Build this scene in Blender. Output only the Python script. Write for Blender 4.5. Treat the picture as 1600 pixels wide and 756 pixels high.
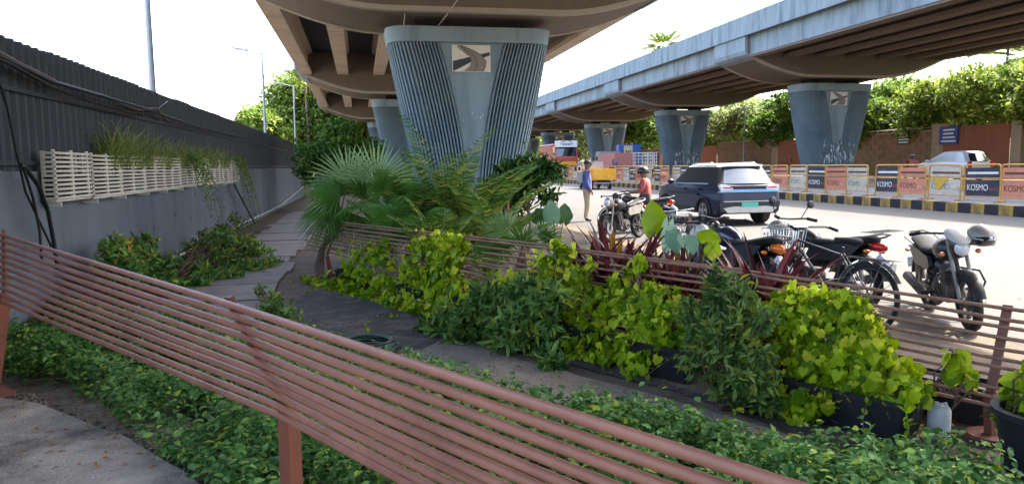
import bpy, bmesh, math, random
import numpy as np
from mathutils import Vector, Matrix
random.seed(7); rng = np.random.default_rng(11)
R = math.radians
for o in list(bpy.data.objects): bpy.data.objects.remove(o)
SC = bpy.context.scene
COL = SC.collection

# ------------------------------------------------------------------ camera
FPX, CX, CY = 1164.0, 800.0, 378.0          # focal length and centre in pixels of the 1600 x 756 photograph
YAW, PITCH, ROLL = R(11.5), R(5.84), 0.012
EYE = np.array([0.0, 0.0, 1.6])
FWD = np.array([math.sin(YAW)*math.cos(PITCH), math.cos(YAW)*math.cos(PITCH), -math.sin(PITCH)])
R0 = np.array([math.cos(YAW), -math.sin(YAW), 0.0]); U0 = np.cross(R0, FWD)
RGT = R0*math.cos(ROLL) - U0*math.sin(ROLL); UPV = U0*math.cos(ROLL) + R0*math.sin(ROLL)
cam = bpy.data.cameras.new('camera'); camo = bpy.data.objects.new('camera', cam); COL.objects.link(camo)
cam.sensor_width = 36.0; cam.lens = FPX/1600*36; cam.clip_start = 0.05; cam.clip_end = 3000
camo.matrix_world = Matrix(((RGT[0], UPV[0], -FWD[0], EYE[0]), (RGT[1], UPV[1], -FWD[1], EYE[1]),
                            (RGT[2], UPV[2], -FWD[2], EYE[2]), (0, 0, 0, 1)))
SC.camera = camo
SC.render.resolution_x, SC.render.resolution_y = 1024, 483

# ------------------------------------------------------------------ sky, sun, exposure
SUN_EL, SUN_AZ = R(54), R(72)               # azimuth clockwise from +Y (the road runs along +Y)
w = bpy.data.worlds.new('World'); SC.world = w; w.use_nodes = True
nt = w.node_tree; bgn = nt.nodes['Background']
sky = nt.nodes.new('ShaderNodeTexSky'); sky.sky_type = 'NISHITA'; sky.sun_disc = False
sky.sun_elevation = SUN_EL; sky.sun_rotation = SUN_AZ
sky.air_density = 1.0; sky.dust_density = 4.0; sky.ozone_density = 1.0
nt.links.new(sky.outputs[0], bgn.inputs[0]); bgn.inputs[1].default_value = 0.15
sl = bpy.data.lights.new('sun', 'SUN'); sl.energy = 2.0; sl.angle = R(0.53); sl.color = (1.0, 0.93, 0.82)
so = bpy.data.objects.new('sun', sl); COL.objects.link(so)
sd = Vector((math.sin(SUN_AZ)*math.cos(SUN_EL), math.cos(SUN_AZ)*math.cos(SUN_EL), math.sin(SUN_EL)))
so.rotation_euler = sd.to_track_quat('Z', 'Y').to_euler(); so.location = (30, 20, 40)
SC.view_settings.view_transform = 'Standard'; SC.view_settings.look = 'None'
SC.view_settings.gamma = 1.0; SC.view_settings.use_curve_mapping = False
SC.view_settings.exposure = 3.1

# ------------------------------------------------------------------ helpers: surveying
def ray(px, py): return FWD + RGT*((px-CX)/FPX) - UPV*((py-CY)/FPX)
def G(px, py, z=0.0):
    r = ray(px, py); t = (z-EYE[2])/r[2]; return EYE + r*t
def GL(px, py, L):
    r = ray(px, py); return EYE + r*(L/r[0])
def AT(px, py, D): return EYE + ray(px, py)*D

# ------------------------------------------------------------------ helpers: materials
def C(r, g, b):
    def f(v):
        v /= 255.0
        return v/12.92 if v <= 0.04045 else ((v+0.055)/1.055)**2.4
    return (f(r), f(g), f(b), 1.0)
def mul(c, k): return (min(c[0]*k, 1), min(c[1]*k, 1), min(c[2]*k, 1), 1)
MATS = {}
def mat(name, col, rough=0.6, metal=0.0, var=0.15, scale=6.0, bump=0.0, bscale=None, col2=None, stretch=None,
        island=0.0, spec=0.5, coat=0.0, dirt=None, dscale=1.2, damt=0.5, objcoord=True, voronoi=False, emit=None):
    m = bpy.data.materials.new(name); m.use_nodes = True; MATS[name] = m
    n = m.node_tree.nodes; l = m.node_tree.links; b = n['Principled BSDF']
    b.inputs['Roughness'].default_value = rough; b.inputs['Metallic'].default_value = metal
    b.inputs['Specular IOR Level'].default_value = spec; b.inputs['Coat Weight'].default_value = coat
    tc = n.new('ShaderNodeTexCoord'); mp = n.new('ShaderNodeMapping')
    l.new(tc.outputs['Object'], mp.inputs[0])
    if stretch: mp.inputs['Scale'].default_value = stretch
    nz = n.new('ShaderNodeTexNoise'); nz.inputs['Scale'].default_value = scale; nz.inputs['Detail'].default_value = 7
    nz.inputs['Roughness'].default_value = 0.62
    l.new(mp.outputs[0], nz.inputs['Vector'])
    rp = n.new('ShaderNodeValToRGB'); rp.color_ramp.elements[0].position = 0.3; rp.color_ramp.elements[1].position = 0.7
    rp.color_ramp.elements[0].color = mul(col, 1-var); rp.color_ramp.elements[1].color = col2 if col2 else mul(col, 1+var)
    l.new(nz.outputs[0], rp.inputs[0]); out = rp.outputs[0]
    if dirt:
        n2 = n.new('ShaderNodeTexNoise'); n2.inputs['Scale'].default_value = dscale; n2.inputs['Detail'].default_value = 8
        n2.inputs['Roughness'].default_value = 0.7
        mp2 = n.new('ShaderNodeMapping'); l.new(tc.outputs['Object'], mp2.inputs[0]); mp2.inputs['Location'].default_value = (3.1, 7.7, 1.3)
        if stretch: mp2.inputs['Scale'].default_value = stretch
        l.new(mp2.outputs[0], n2.inputs['Vector'])
        r2 = n.new('ShaderNodeValToRGB'); r2.color_ramp.elements[0].position = 0.48; r2.color_ramp.elements[1].position = 0.68
        r2.color_ramp.elements[0].color = (0, 0, 0, 1); r2.color_ramp.elements[1].color = (damt, damt, damt, 1)
        l.new(n2.outputs[0], r2.inputs[0])
        mx = n.new('ShaderNodeMixRGB'); l.new(r2.outputs[0], mx.inputs[0]); l.new(out, mx.inputs[1]); mx.inputs[2].default_value = dirt
        out = mx.outputs[0]
    if island:
        ge = n.new('ShaderNodeNewGeometry'); hs = n.new('ShaderNodeHueSaturation')
        mr = n.new('ShaderNodeMapRange'); mr.inputs[3].default_value = 1-island; mr.inputs[4].default_value = 1+island
        l.new(ge.outputs['Random Per Island'], mr.inputs[0]); l.new(mr.outputs[0], hs.inputs['Value']); l.new(out, hs.inputs['Color'])
        out = hs.outputs[0]
    l.new(out, b.inputs['Base Color'])
    if bump:
        if voronoi:
            vz = n.new('ShaderNodeTexVoronoi'); vz.inputs['Scale'].default_value = bscale or scale*4; ho = vz.outputs[0]
        else:
            vz = n.new('ShaderNodeTexNoise'); vz.inputs['Scale'].default_value = bscale or scale*4; vz.inputs['Detail'].default_value = 5; ho = vz.outputs[0]
        l.new(mp.outputs[0], vz.inputs['Vector'])
        bp = n.new('ShaderNodeBump'); bp.inputs['Strength'].default_value = bump; bp.inputs['Distance'].default_value = 0.02
        l.new(ho, bp.inputs['Height']); l.new(bp.outputs[0], b.inputs['Normal'])
    if emit:
        b.inputs['Emission Color'].default_value = emit[0]; b.inputs['Emission Strength'].default_value = emit[1]
    return m
def leafmat(name, c1, c2, c3=None, trans=0.35, rough=0.5, spec=0.22):
    """leaf: every leaf takes its own tone from the ramp c1..c2..c3; some light passes through"""
    m = bpy.data.materials.new(name); m.use_nodes = True; MATS[name] = m
    n = m.node_tree.nodes; l = m.node_tree.links; b = n['Principled BSDF']; outn = n['Material Output']
    ge = n.new('ShaderNodeNewGeometry'); rp = n.new('ShaderNodeValToRGB')
    rp.color_ramp.elements[0].color = c1; rp.color_ramp.elements[1].color = c2; rp.color_ramp.elements[0].position = 0.1
    rp.color_ramp.elements[1].position = 0.85 if c3 else 0.9
    if c3:
        e = rp.color_ramp.elements.new(0.97); e.color = c3
    l.new(ge.outputs['Random Per Island'], rp.inputs[0])
    tc = n.new('ShaderNodeTexCoord'); nz = n.new('ShaderNodeTexNoise'); nz.inputs['Scale'].default_value = 2.5; nz.inputs['Detail'].default_value = 4
    l.new(tc.outputs['Object'], nz.inputs['Vector'])
    mr = n.new('ShaderNodeMapRange'); mr.inputs[1].default_value = 0.3; mr.inputs[2].default_value = 0.7; mr.inputs[3].default_value = 0.75; mr.inputs[4].default_value = 1.2
    l.new(nz.outputs[0], mr.inputs[0])
    hs = n.new('ShaderNodeHueSaturation'); hs.inputs['Saturation'].default_value = 1.12; l.new(rp.outputs[0], hs.inputs['Color']); l.new(mr.outputs[0], hs.inputs['Value'])
    l.new(hs.outputs[0], b.inputs['Base Color']); b.inputs['Roughness'].default_value = rough; b.inputs['Specular IOR Level'].default_value = spec
    tr = n.new('ShaderNodeBsdfTranslucent')
    hs2 = n.new('ShaderNodeHueSaturation'); hs2.inputs['Hue'].default_value = 0.485; hs2.inputs['Saturation'].default_value = 1.0; hs2.inputs['Value'].default_value = 1.3
    l.new(hs.outputs[0], hs2.inputs['Color']); l.new(hs2.outputs[0], tr.inputs['Color'])
    mx = n.new('ShaderNodeMixShader'); mx.inputs[0].default_value = trans
    l.new(b.outputs[0], mx.inputs[1]); l.new(tr.outputs[0], mx.inputs[2]); l.new(mx.outputs[0], outn.inputs['Surface'])
    return m
def glass(name, col, rough=0.04):
    m = bpy.data.materials.new(name); m.use_nodes = True; MATS[name] = m
    b = m.node_tree.nodes['Principled BSDF']; b.inputs['Base Color'].default_value = col; b.inputs['Roughness'].default_value = rough
    b.inputs['Specular IOR Level'].default_value = 0.9; b.inputs['Coat Weight'].default_value = 0.6
    return m

# ------------------------------------------------------------------ helpers: meshes
class MB:
    def __init__(s): s.v = []; s.f = []; s.n = 0
    def add(s, vs, fs):
        vs = np.asarray(vs, float); s.v.append(vs); k = s.n
        s.f.extend([tuple(int(i)+k for i in f) for f in fs]); s.n += len(vs); return s
    def box(s, c, d, rot=None, taper=1.0):
        hx, hy, hz = d[0]/2, d[1]/2, d[2]/2
        p = np.array([[x*(taper if z > 0 else 1), y*(taper if z > 0 else 1), z] for z in (-hz, hz) for y in (-hy, hy) for x in (-hx, hx)])
        if rot is not None: p = p @ np.array(Matrix.Rotation(rot[1], 3, rot[0]).transposed())
        return s.add(p+np.array(c), [(0,2,3,1),(4,5,7,6),(0,1,5,4),(2,6,7,3),(0,4,6,2),(1,3,7,5)])
    def bar(s, a, b, wd, ht=None, up=(0,0,1)):
        """square bar from a to b"""
        a = np.array(a, float); b = np.array(b, float); ht = ht or wd
        d = b-a; d /= np.linalg.norm(d)+1e-9; up = np.array(up, float)
        if abs(d@up) > 0.95: up = np.array([1.0, 0, 0])
        sd_ = np.cross(d, up); sd_ /= np.linalg.norm(sd_); u = np.cross(sd_, d)
        p = [e+sd_*i*wd/2+u*j*ht/2 for e in (a, b) for j in (-1, 1) for i in (-1, 1)]
        return s.add(p, [(0,1,3,2),(4,6,7,5),(0,4,5,1),(2,3,7,6),(0,2,6,4),(1,5,7,3)])
    def tube(s, path, rad, k=8, caps=True, flat=1.0):
        path = np.asarray(path, float); n = len(path)
        rad = np.full(n, rad) if np.isscalar(rad) else np.asarray(rad, float)
        t = np.gradient(path, axis=0); t /= np.linalg.norm(t, axis=1)[:, None]+1e-9
        ref = np.array([0, 0, 1.0]) if abs(t[0][2]) < 0.9 else np.array([1.0, 0, 0])
        vs = []; a = np.arange(k)*2*math.pi/k
        for i in range(n):
            x = np.cross(ref, t[i]); x /= np.linalg.norm(x)+1e-9; y = np.cross(t[i], x); ref = np.cross(x, t[i])*-1
            ref = y
            vs.append(path[i] + rad[i]*(np.cos(a)[:, None]*x + flat*np.sin(a)[:, None]*y))
        fs = [(i*k+j, i*k+(j+1) % k, (i+1)*k+(j+1) % k, (i+1)*k+j) for i in range(n-1) for j in range(k)]
        if caps: fs += [tuple(range(k))[::-1], tuple((n-1)*k+j for j in range(k))]
        return s.add(np.concatenate(vs), fs)
    def ell(s, c, r, k=12, m=8, rot=None, zmin=-1.0, zmax=1.0):
        vs = []
        for i in range(m+1):
            zz = zmin+(zmax-zmin)*i/m if (zmin > -1 or zmax < 1) else -math.cos(math.pi*i/m)
            rr = math.sqrt(max(1e-4, 1-zz*zz))
            for j in range(k):
                a = 2*math.pi*j/k; vs.append((r[0]*rr*math.cos(a), r[1]*rr*math.sin(a), r[2]*zz))
        vs = np.array(vs)
        if rot is not None: vs = vs @ np.array(Matrix.Rotation(rot[1], 3, rot[0]).transposed())
        fs = [(i*k+j, i*k+(j+1) % k, (i+1)*k+(j+1) % k, (i+1)*k+j) for i in range(m) for j in range(k)]
        fs += [tuple(range(k))[::-1], tuple(m*k+j for j in range(k))]
        return s.add(vs+np.array(c), fs)
    def torus(s, c, R_, r_, k=28, m=8, axis='y', flat=1.0, a0=0.0, a1=2*math.pi):
        full = abs(a1-a0-2*math.pi) < 1e-6; kk = k if full else k+1; vs = []
        for i in range(kk):
            a = a0+(a1-a0)*i/k
            for j in range(m):
                b_ = 2*math.pi*j/m; rr = R_+r_*math.cos(b_); h = r_*flat*math.sin(b_)
                x, z = rr*math.cos(a), rr*math.sin(a)
                vs.append({'y': (x, h, z), 'z': (x, z, h), 'x': (h, x, z)}[axis])
        fs = [(i*m+j, i*m+(j+1) % m, ((i+1) % kk)*m+(j+1) % m, ((i+1) % kk)*m+j) for i in range(k) for j in range(m)]
        return s.add(np.array(vs)+np.array(c), fs)
    def disc(s, c, r_, h, k=24, axis='y'):
        vs = []
        for e in (-h/2, h/2):
            for j in range(k):
                a = 2*math.pi*j/k; x, z = r_*math.cos(a), r_*math.sin(a)
                vs.append({'y': (x, e, z), 'z': (x, z, e), 'x': (e, x, z)}[axis])
        fs = [(j, (j+1) % k, k+(j+1) % k, k+j) for j in range(k)] + [tuple(range(k))[::-1], tuple(range(k, 2*k))]
        return s.add(np.array(vs)+np.array(c), fs)
    def prism(s, pts, a, b, axis='y'):
        """polygon (u,v) extruded from a to b along an axis"""
        n = len(pts); vs = []
        for e in (a, b):
            for (u, v) in pts: vs.append({'y': (u, e, v), 'x': (e, u, v), 'z': (u, v, e)}[axis])
        return s.add(vs, [tuple(range(n)), tuple(range(n, 2*n))[::-1]] + [(j, n+j, n+(j+1) % n, (j+1) % n) for j in range(n)])
    def loft(s, rings, caps=True):
        k = len(rings[0]); n = len(rings)
        fs = [(i*k+j, i*k+(j+1) % k, (i+1)*k+(j+1) % k, (i+1)*k+j) for i in range(n-1) for j in range(k)]
        if caps: fs += [tuple(range(k))[::-1], tuple((n-1)*k+j for j in range(k))]
        return s.add(np.concatenate([np.asarray(r, float) for r in rings]), fs)
    def sheet(s, pts): return s.add(pts, [tuple(range(len(pts)))])
    def build(s, name, m, parent=None, origin=(0, 0, 0), smooth=False, fix=True):
        me = bpy.data.meshes.new(name)
        v = np.concatenate(s.v) - np.array(origin, float)
        me.from_pydata(v.tolist(), [], s.f); me.update()
        if fix:
            bm = bmesh.new(); bm.from_mesh(me); bmesh.ops.recalc_face_normals(bm, faces=bm.faces); bm.to_mesh(me); bm.free()
        if smooth is True: me.shade_smooth()
        elif smooth: 
            me.shade_smooth(); me.set_sharp_from_angle(angle=R(smooth))
        return obj(name, me, m, parent)
def obj(name, me, m=None, parent=None, loc=None, rotz=None):
    o = bpy.data.objects.new(name, me); COL.objects.link(o)
    if m is not None and me is not None and len(me.materials) == 0:
        for q in (m if isinstance(m, (list, tuple)) else [m]): me.materials.append(MATS[q] if isinstance(q, str) else q)
    if parent is not None: o.parent = parent
    if loc is not None: o.location = loc
    if rotz is not None: o.rotation_euler = (0, 0, rotz)
    return o
def tag(o, label, cat, group=None):
    o['label'] = label; o['category'] = cat
    if group: o['group'] = group
    return o
def kind(o, k): o['kind'] = k; return o
def thing(name, label, cat, loc=(0, 0, 0), rotz=0.0, group=None):
    o = bpy.data.objects.new(name, None); COL.objects.link(o); o.location = tuple(loc); o.rotation_euler = (0, 0, rotz)
    o.empty_display_size = 0.2
    return tag(o, label, cat, group)
def dup(o, parent=None):
    c = o.copy(); COL.objects.link(c)
    if parent is not None: c.parent = parent
    for ch in list(o.children): dup(ch, c)
    return c
ORD = ['first','second','third','fourth','fifth','sixth','seventh','eighth','ninth','tenth','eleventh','twelfth','thirteenth','fourteenth',
       'fifteenth','sixteenth','seventeenth','eighteenth','nineteenth','twentieth']
ORD += ['twenty-'+x for x in ORD[:9]] + ['thirtieth'] + ['thirty-'+x for x in ORD[:9]] + ['fortieth']+['forty-'+x for x in ORD[:9]]

# leaf templates: (along, across, lift) and faces
T_DIAMOND = (np.array([(0,0,0),(.42,.5,.08),(1,0,-.05),(.42,-.5,.08)]), [(0,2,1),(0,3,2)])
T_LANCE = (np.array([(0,0,0),(.25,.38,.07),(.6,.42,.05),(1,0,-.16),(.6,-.42,.05),(.25,-.38,.07),(.45,0,-.02)]),
           [(0,6,1),(1,6,2),(2,6,3),(3,6,4),(4,6,5),(5,6,0)])
T_HEART = (np.array([(.1,0,0),(-.08,.3,.05),(.15,.55,.09),(.4,.42,.06),(.52,.52,.02),(1,0,-.16),(.52,-.52,.02),(.4,-.42,.06),(.15,-.55,.09),(-.08,-.3,.05)]),
           [(0,2,1),(0,3,2),(0,5,3),(3,5,4),(0,7,5),(5,7,6),(0,8,7),(0,9,8)])
def norm(a): return a/(np.linalg.norm(a, axis=-1, keepdims=True)+1e-9)
def leaves(mb, cen, dirs, nrm, L, W, tmpl=T_DIAMOND):
    cen = np.asarray(cen, float); n = len(cen); dirs = norm(np.asarray(dirs, float))
    sidev = norm(np.cross(np.asarray(nrm, float), dirs)); nn = np.cross(dirs, sidev)
    L = np.broadcast_to(L, (n,)); W = np.broadcast_to(W, (n,)); tv, tf = tmpl; k = len(tv)
    v = (cen[:, None, :] + dirs[:, None, :]*(tv[None, :, 0:1]*L[:, None, None]) + sidev[:, None, :]*(tv[None, :, 1:2]*W[:, None, None])
         + nn[:, None, :]*(tv[None, :, 2:3]*L[:, None, None])).reshape(-1, 3)
    tfa = np.array(tf); f = (tfa[None] + (np.arange(n)*k)[:, None, None]).reshape(-1, tfa.shape[1])
    mb.v.append(v); mb.f.extend(map(tuple, (f+mb.n).tolist())); mb.n += len(v)
def rdir(n):
    return norm(rng.normal(size=(n, 3)))
def strap(mb, base, az, el, length, width, bend, k=6, vee=0.25, twist=0.0):
    """a long strap leaf bending under its own weight"""
    p = np.array(base, float); pts = []; e = el; ds = length/k
    h = np.array([math.cos(az), math.sin(az), 0.0])
    for i in range(k+1):
        pts.append(p.copy()); d = h*math.cos(e)+np.array([0, 0, math.sin(e)]); p = p+d*ds; e -= bend/k*(0.6+0.8*i/k)
    sd_ = np.array([-math.sin(az), math.cos(az), 0.0]); vs = []; fs = []
    for i, q in enumerate(pts):
        t = i/k; wd = width*(0.45+1.6*t-1.0*t*t)*(1 if t < 0.75 else (1-(t-0.75)/0.25*0.97))*0.5/0.8
        vs += [q+sd_*wd+np.array([0, 0, wd*vee]), q, q-sd_*wd+np.array([0, 0, wd*vee])]
    for i in range(k): fs += [(3*i, 3*i+1, 3*i+4, 3*i+3), (3*i+1, 3*i+2, 3*i+5, 3*i+4)]
    mb.add(vs, fs)
# ------------------------------------------------------------------ materials
mat('soil', C(96,82,68), 0.95, var=0.35, scale=3, bump=0.6, bscale=40)
mat('gravel', C(158,142,124), 0.95, var=0.3, scale=30, bump=0.9, bscale=90, voronoi=True, dirt=C(70,60,52), dscale=2.0)
mat('weedmat', C(58,53,49), 0.9, var=0.5, scale=7, bump=0.8, bscale=30, dirt=C(112,100,88), dscale=3, damt=0.8)
mat('road', C(71,69,65), 0.85, var=0.10, scale=0.9, bump=0.25, bscale=60, dirt=C(68,63,58), dscale=0.45, damt=0.6)
mat('shoulder', C(86,76,63), 0.95, var=0.12, scale=1.5, bump=0.4, bscale=50, dirt=C(116,98,80), dscale=0.8)
mat('sand', C(118,96,74), 0.95, var=0.25, scale=1.2, bump=0.4, dirt=C(110,92,74))
mat('terrain', C(116,104,84), 0.95, var=0.3, scale=0.3, bump=0.3)
mat('slab_concrete', C(160,149,135), 0.9, var=0.28, scale=4, bump=0.9, bscale=55, dirt=C(84,76,68), dscale=2.4, damt=0.85)
mat('rubble', C(150,136,120), 0.95, var=0.35, scale=18, bump=1.0, bscale=60, voronoi=True, dirt=C(80,72,62), dscale=4)
mat('path_stone', C(124,112,102), 0.7, var=0.25, scale=3.5, bump=0.3, bscale=30, dirt=C(104,78,66), dscale=1.5, damt=0.8)
mat('fly_blue', C(126,142,148), 0.75, var=0.12, scale=1.2, bump=0.15, bscale=25, dirt=C(92,108,114), dscale=1.6, damt=0.75, stretch=(1,1,0.16))
mat('fly_blue_rib', C(116,133,141), 0.75, var=0.10, scale=0.9, bump=0.1, bscale=25, dirt=C(78,104,120), dscale=0.6, damt=0.6)
mat('fly_fascia', C(126,136,141), 0.8, var=0.14, scale=1.2, bump=0.15, bscale=20, dirt=C(70,80,84), dscale=1.3, damt=0.75, stretch=(1,1,0.18))
mat('fly_soffit', C(108,97,88), 0.9, var=0.14, scale=0.8, bump=0.15, bscale=20, dirt=C(100,84,72), dscale=0.5)
mat('fly_girder', C(186,172,156), 0.9, var=0.10, scale=0.8, bump=0.15, bscale=20, dirt=C(140,122,106), dscale=0.6)  # lighter than the other concrete: light caught on girder faces put into colour
mat('fly_girder2', C(112,96,86), 0.9, var=0.10, scale=0.8)  # shaded copy of the girder concrete, darkened in colour for the second flyover
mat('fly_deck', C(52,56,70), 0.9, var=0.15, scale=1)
mat('fly_rim', C(160,150,138), 0.85, var=0.10, scale=1.5)
mat('bearing', C(40,36,36), 0.9, var=0.2)
mat('rail_yellow', C(214,190,120), 0.5, var=0.1)
mat('plaque', C(214,204,190), 0.5, var=0.05, scale=8)
mat('plaque_dark', C(48,58,60), 0.5, var=0.2, scale=15)
mat('plaque_road', C(130,116,108), 0.55, var=0.08, scale=10)
mat('plaque_line', C(40,38,38), 0.5, var=0.1)
mat('peel', C(196,204,208), 0.8, var=0.1)
mat('wall_paint', C(99,106,116), 0.75, var=0.12, scale=1.6, bump=0.2, bscale=18, dirt=C(70,76,90), dscale=1.0, damt=0.8, stretch=(1,1,0.25))
mat('wall_spot', C(22,24,30), 0.7, var=0.2)
mat('sheet_metal', C(58,62,69), 0.6, metal=0.0, var=0.15, scale=2, dirt=C(62,64,72), dscale=1.4, damt=0.5, stretch=(1,1,0.3), spec=0.4)
mat('rail_dark', C(44,46,54), 0.55, var=0.15)
mat('crate_white', C(208,202,190), 0.55, var=0.07, scale=5, dirt=C(150,140,120), dscale=4, damt=0.5)
mat('cable_black', C(22,22,24), 0.5, var=0.1)
mat('cable_brown', C(84,66,56), 0.6, var=0.2)
mat('cable_white', C(200,198,192), 0.5, var=0.06)
mat('pole_grey', C(150,156,162), 0.45, metal=0.4, var=0.08)
mat('lamp_grey', C(150,150,152), 0.4, var=0.08)
mat('kerb_yellow', C(178,142,66), 0.8, var=0.18, scale=5, dirt=C(104,90,70), dscale=3.5, damt=0.9)
mat('kerb_black', C(44,40,48), 0.8, var=0.25, scale=5, dirt=C(92,84,78), dscale=3, damt=0.5)
mat('median_top', C(132,130,128), 0.9, var=0.15, scale=3, bump=0.3)
mat('frame_yellow', C(192,146,62), 0.5, var=0.15, scale=8, dirt=C(140,96,60), dscale=6, damt=0.6)
mat('panel_navy', C(44,46,68), 0.55, var=0.15, dirt=C(96,90,92), dscale=2.2, damt=0.6); mat('panel_peach', C(206,132,108), 0.55, var=0.12, dirt=C(158,110,92), dscale=2.2, damt=0.7); mat('panel_white', C(196,188,174), 0.55, var=0.12, dirt=C(140,128,114), dscale=2.2, damt=0.7)
mat('txt_white', C(226,224,220), 0.5, var=0.02); mat('txt_red', C(196,60,50), 0.5, var=0.02); mat('txt_dark', C(96,52,48), 0.5, var=0.02); mat('txt_grey', C(120,116,112), 0.5, var=0.02)
mat('flag_yellow', C(200,160,60), 0.7, var=0.1)
mat('mud_wall', C(128,100,76), 0.95, var=0.2, scale=2.5, bump=0.6, bscale=14, dirt=C(104,80,60), dscale=1.0, damt=0.8)
mat('mud_brick', C(136,106,80), 0.95, var=0.22, scale=4, bump=0.5, bscale=20)
mat('gate_rust', C(140,82,56), 0.7, var=0.12, scale=2, dirt=C(128,66,42), dscale=1.2)
mat('pillar_conc', C(156,134,112), 0.9, var=0.15, scale=3, bump=0.4)
mat('roof_sheet', C(170,160,146), 0.8, var=0.15, scale=5)
mat('sign_blue', C(40,64,140), 0.5, var=0.08); mat('sign_white', C(220,220,220), 0.5, var=0.04)
mat('rod_front', C(164,108,84), 0.5, var=0.12, scale=5, bump=0.15, bscale=80, dirt=C(124,74,56), dscale=2.6, damt=0.6, spec=0.5)
mat('rod_far', C(146,104,80), 0.6, var=0.18, scale=9, dirt=C(96,64,48), dscale=7, damt=0.8)
mat('post_rust', C(132,74,54), 0.6, var=0.12, scale=6, dirt=C(112,62,46), dscale=5, damt=0.7)
mat('post_far', C(112,66,50), 0.65, var=0.15, scale=6)
mat('pot_black', C(26,27,32), 0.55, var=0.2, scale=6)
mat('can_white', C(206,206,200), 0.5, var=0.05, dirt=C(160,156,146), dscale=9, damt=0.4)
mat('hose_green', C(34,66,54), 0.4, var=0.2)
mat('bark', C(92,74,60), 0.95, var=0.25, scale=12, bump=0.8, bscale=40)
mat('bark_pale', C(140,120,104), 0.9, var=0.2, scale=12, bump=0.6, bscale=40)
mat('stem_green', C(96,112,52), 0.7, var=0.2)
mat('stem_brown', C(96,70,56), 0.8, var=0.2)
leafmat('lf_vine', C(86,118,30), C(188,208,84), C(216,212,96), 0.45)  # tone range widened: contrast of lit and shaded leaves put into the colour
leafmat('lf_vine_dark', C(84,118,30), C(154,184,58), C(196,196,70), 0.40)
leafmat('lf_shrub', C(60,92,46), C(136,164,98), C(150,160,70), 0.25)
leafmat('lf_shrub2', C(58,84,46), C(130,154,90), C(150,150,60), 0.25)
leafmat('lf_cover', C(58,98,50), C(132,168,104), C(170,186,90), 0.32)
leafmat('lf_tip', C(150,140,60), C(196,180,90), C(200,130,70), 0.35)
leafmat('lf_fan', C(52,92,40), C(104,142,74), None, 0.28, 0.4)
leafmat('lf_fan_pale', C(120,150,104), C(160,178,128), None, 0.3, 0.4)
leafmat('lf_areca', C(66,100,44), C(134,156,84), C(166,156,84), 0.32, 0.4)
leafmat('lf_cordy', C(52,30,34), C(116,64,62), C(156,110,60), 0.25, 0.35)
leafmat('lf_yellow', C(130,156,60), C(196,204,110), None, 0.35)
leafmat('lf_aloc', C(104,140,34), C(140,164,48), None, 0.5, 0.35)
leafmat('lf_aloc_blue', C(96,132,104), C(134,164,138), None, 0.3, 0.35)
leafmat('lf_plum', C(26,56,30), C(74,106,52), C(120,140,60), 0.25, 0.35)
leafmat('lf_tree_y', C(74,100,44), C(140,158,86), C(168,176,106), 0.38)
leafmat('lf_tree_m', C(60,88,38), C(120,142,70), None, 0.32)
leafmat('lf_tree_d', C(44,76,36), C(104,132,60), None, 0.3)
leafmat('lf_tree_grey', C(92,110,70), C(160,168,116), None, 0.3)
leafmat('lf_grass', C(96,118,64), C(158,168,106), C(190,170,112), 0.35)
leafmat('lf_litter', C(120,84,50), C(180,140,80), None, 0.2)

# ------------------------------------------------------------------ ground, road, paths
def sheet(name, pts, z, m, k='structure'):
    return kind(MB().sheet([(p[0], p[1], z) for p in pts]).build(name, m, fix=False), k)
o = sheet('ground', [(-600,-300), (900,-300), (900,1200), (-600,1200)], -0.012, 'terrain')
sheet('garden_soil', [(-3.2,-8), (4.6,-8), (4.6,70), (-3.2,70)], -0.008, 'soil')
sheet('roadway', [(5.6,-60), (18.05,-60), (18.05,300), (5.6,300)], 0.0, 'road')
sheet('road_shoulder', [(3.9,-60), (5.6,-60), (5.6,300), (3.9,300)], -0.002, 'shoulder')
# gravel walk and black weed membrane in the garden, laid in plan
gp = [(430,520),(480,470),(560,470),(700,505),(900,585),(1010,612),(1200,668),(1330,712),(1330,756),(1000,690),(800,650),(640,610),(450,560)]
sheet('gravel_path', [G(*p) for p in gp], -0.002, 'gravel')
wp = [(440,500),(470,462),(560,458),(740,500),(930,566),(1130,625),(1330,690),(1560,735),(1600,756),(1500,745),(1280,690),(1060,612),(930,580),(800,545),(700,525),(660,545),(560,562),(470,540)]
sheet('weed_membrane', [G(*p) for p in wp], 0.002, 'weedmat')
# slab path beside the left wall, every flagstone its own piece
fp = kind(MB().sheet([(-2.95,5.2,-0.003),(-0.7,5.2,-0.003),(-1.2,30,-0.003),(-2.95,30,-0.003)]).build('footpath', 'soil', fix=False), 'structure')
y = 6.2; i = 0
while y < 27:
    d = random.uniform(0.75, 1.35); x0 = -2.45+random.uniform(-.12,.12); x1 = -1.0-0.012*y+random.uniform(-.08,.08); z = random.uniform(0.02,0.04)
    pts = [(x0+random.uniform(-.04,.04), y+random.uniform(-.03,.03)), (x1, y+random.uniform(-.04,.04)), (x1+random.uniform(-.05,.05), y+d), (x0, y+d+random.uniform(-.04,.03))]
    b = MB().prism(pts, -0.02, z, 'z'); b.build('flagstone', 'path_stone', fp); y += d+0.035; i += 1
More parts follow.
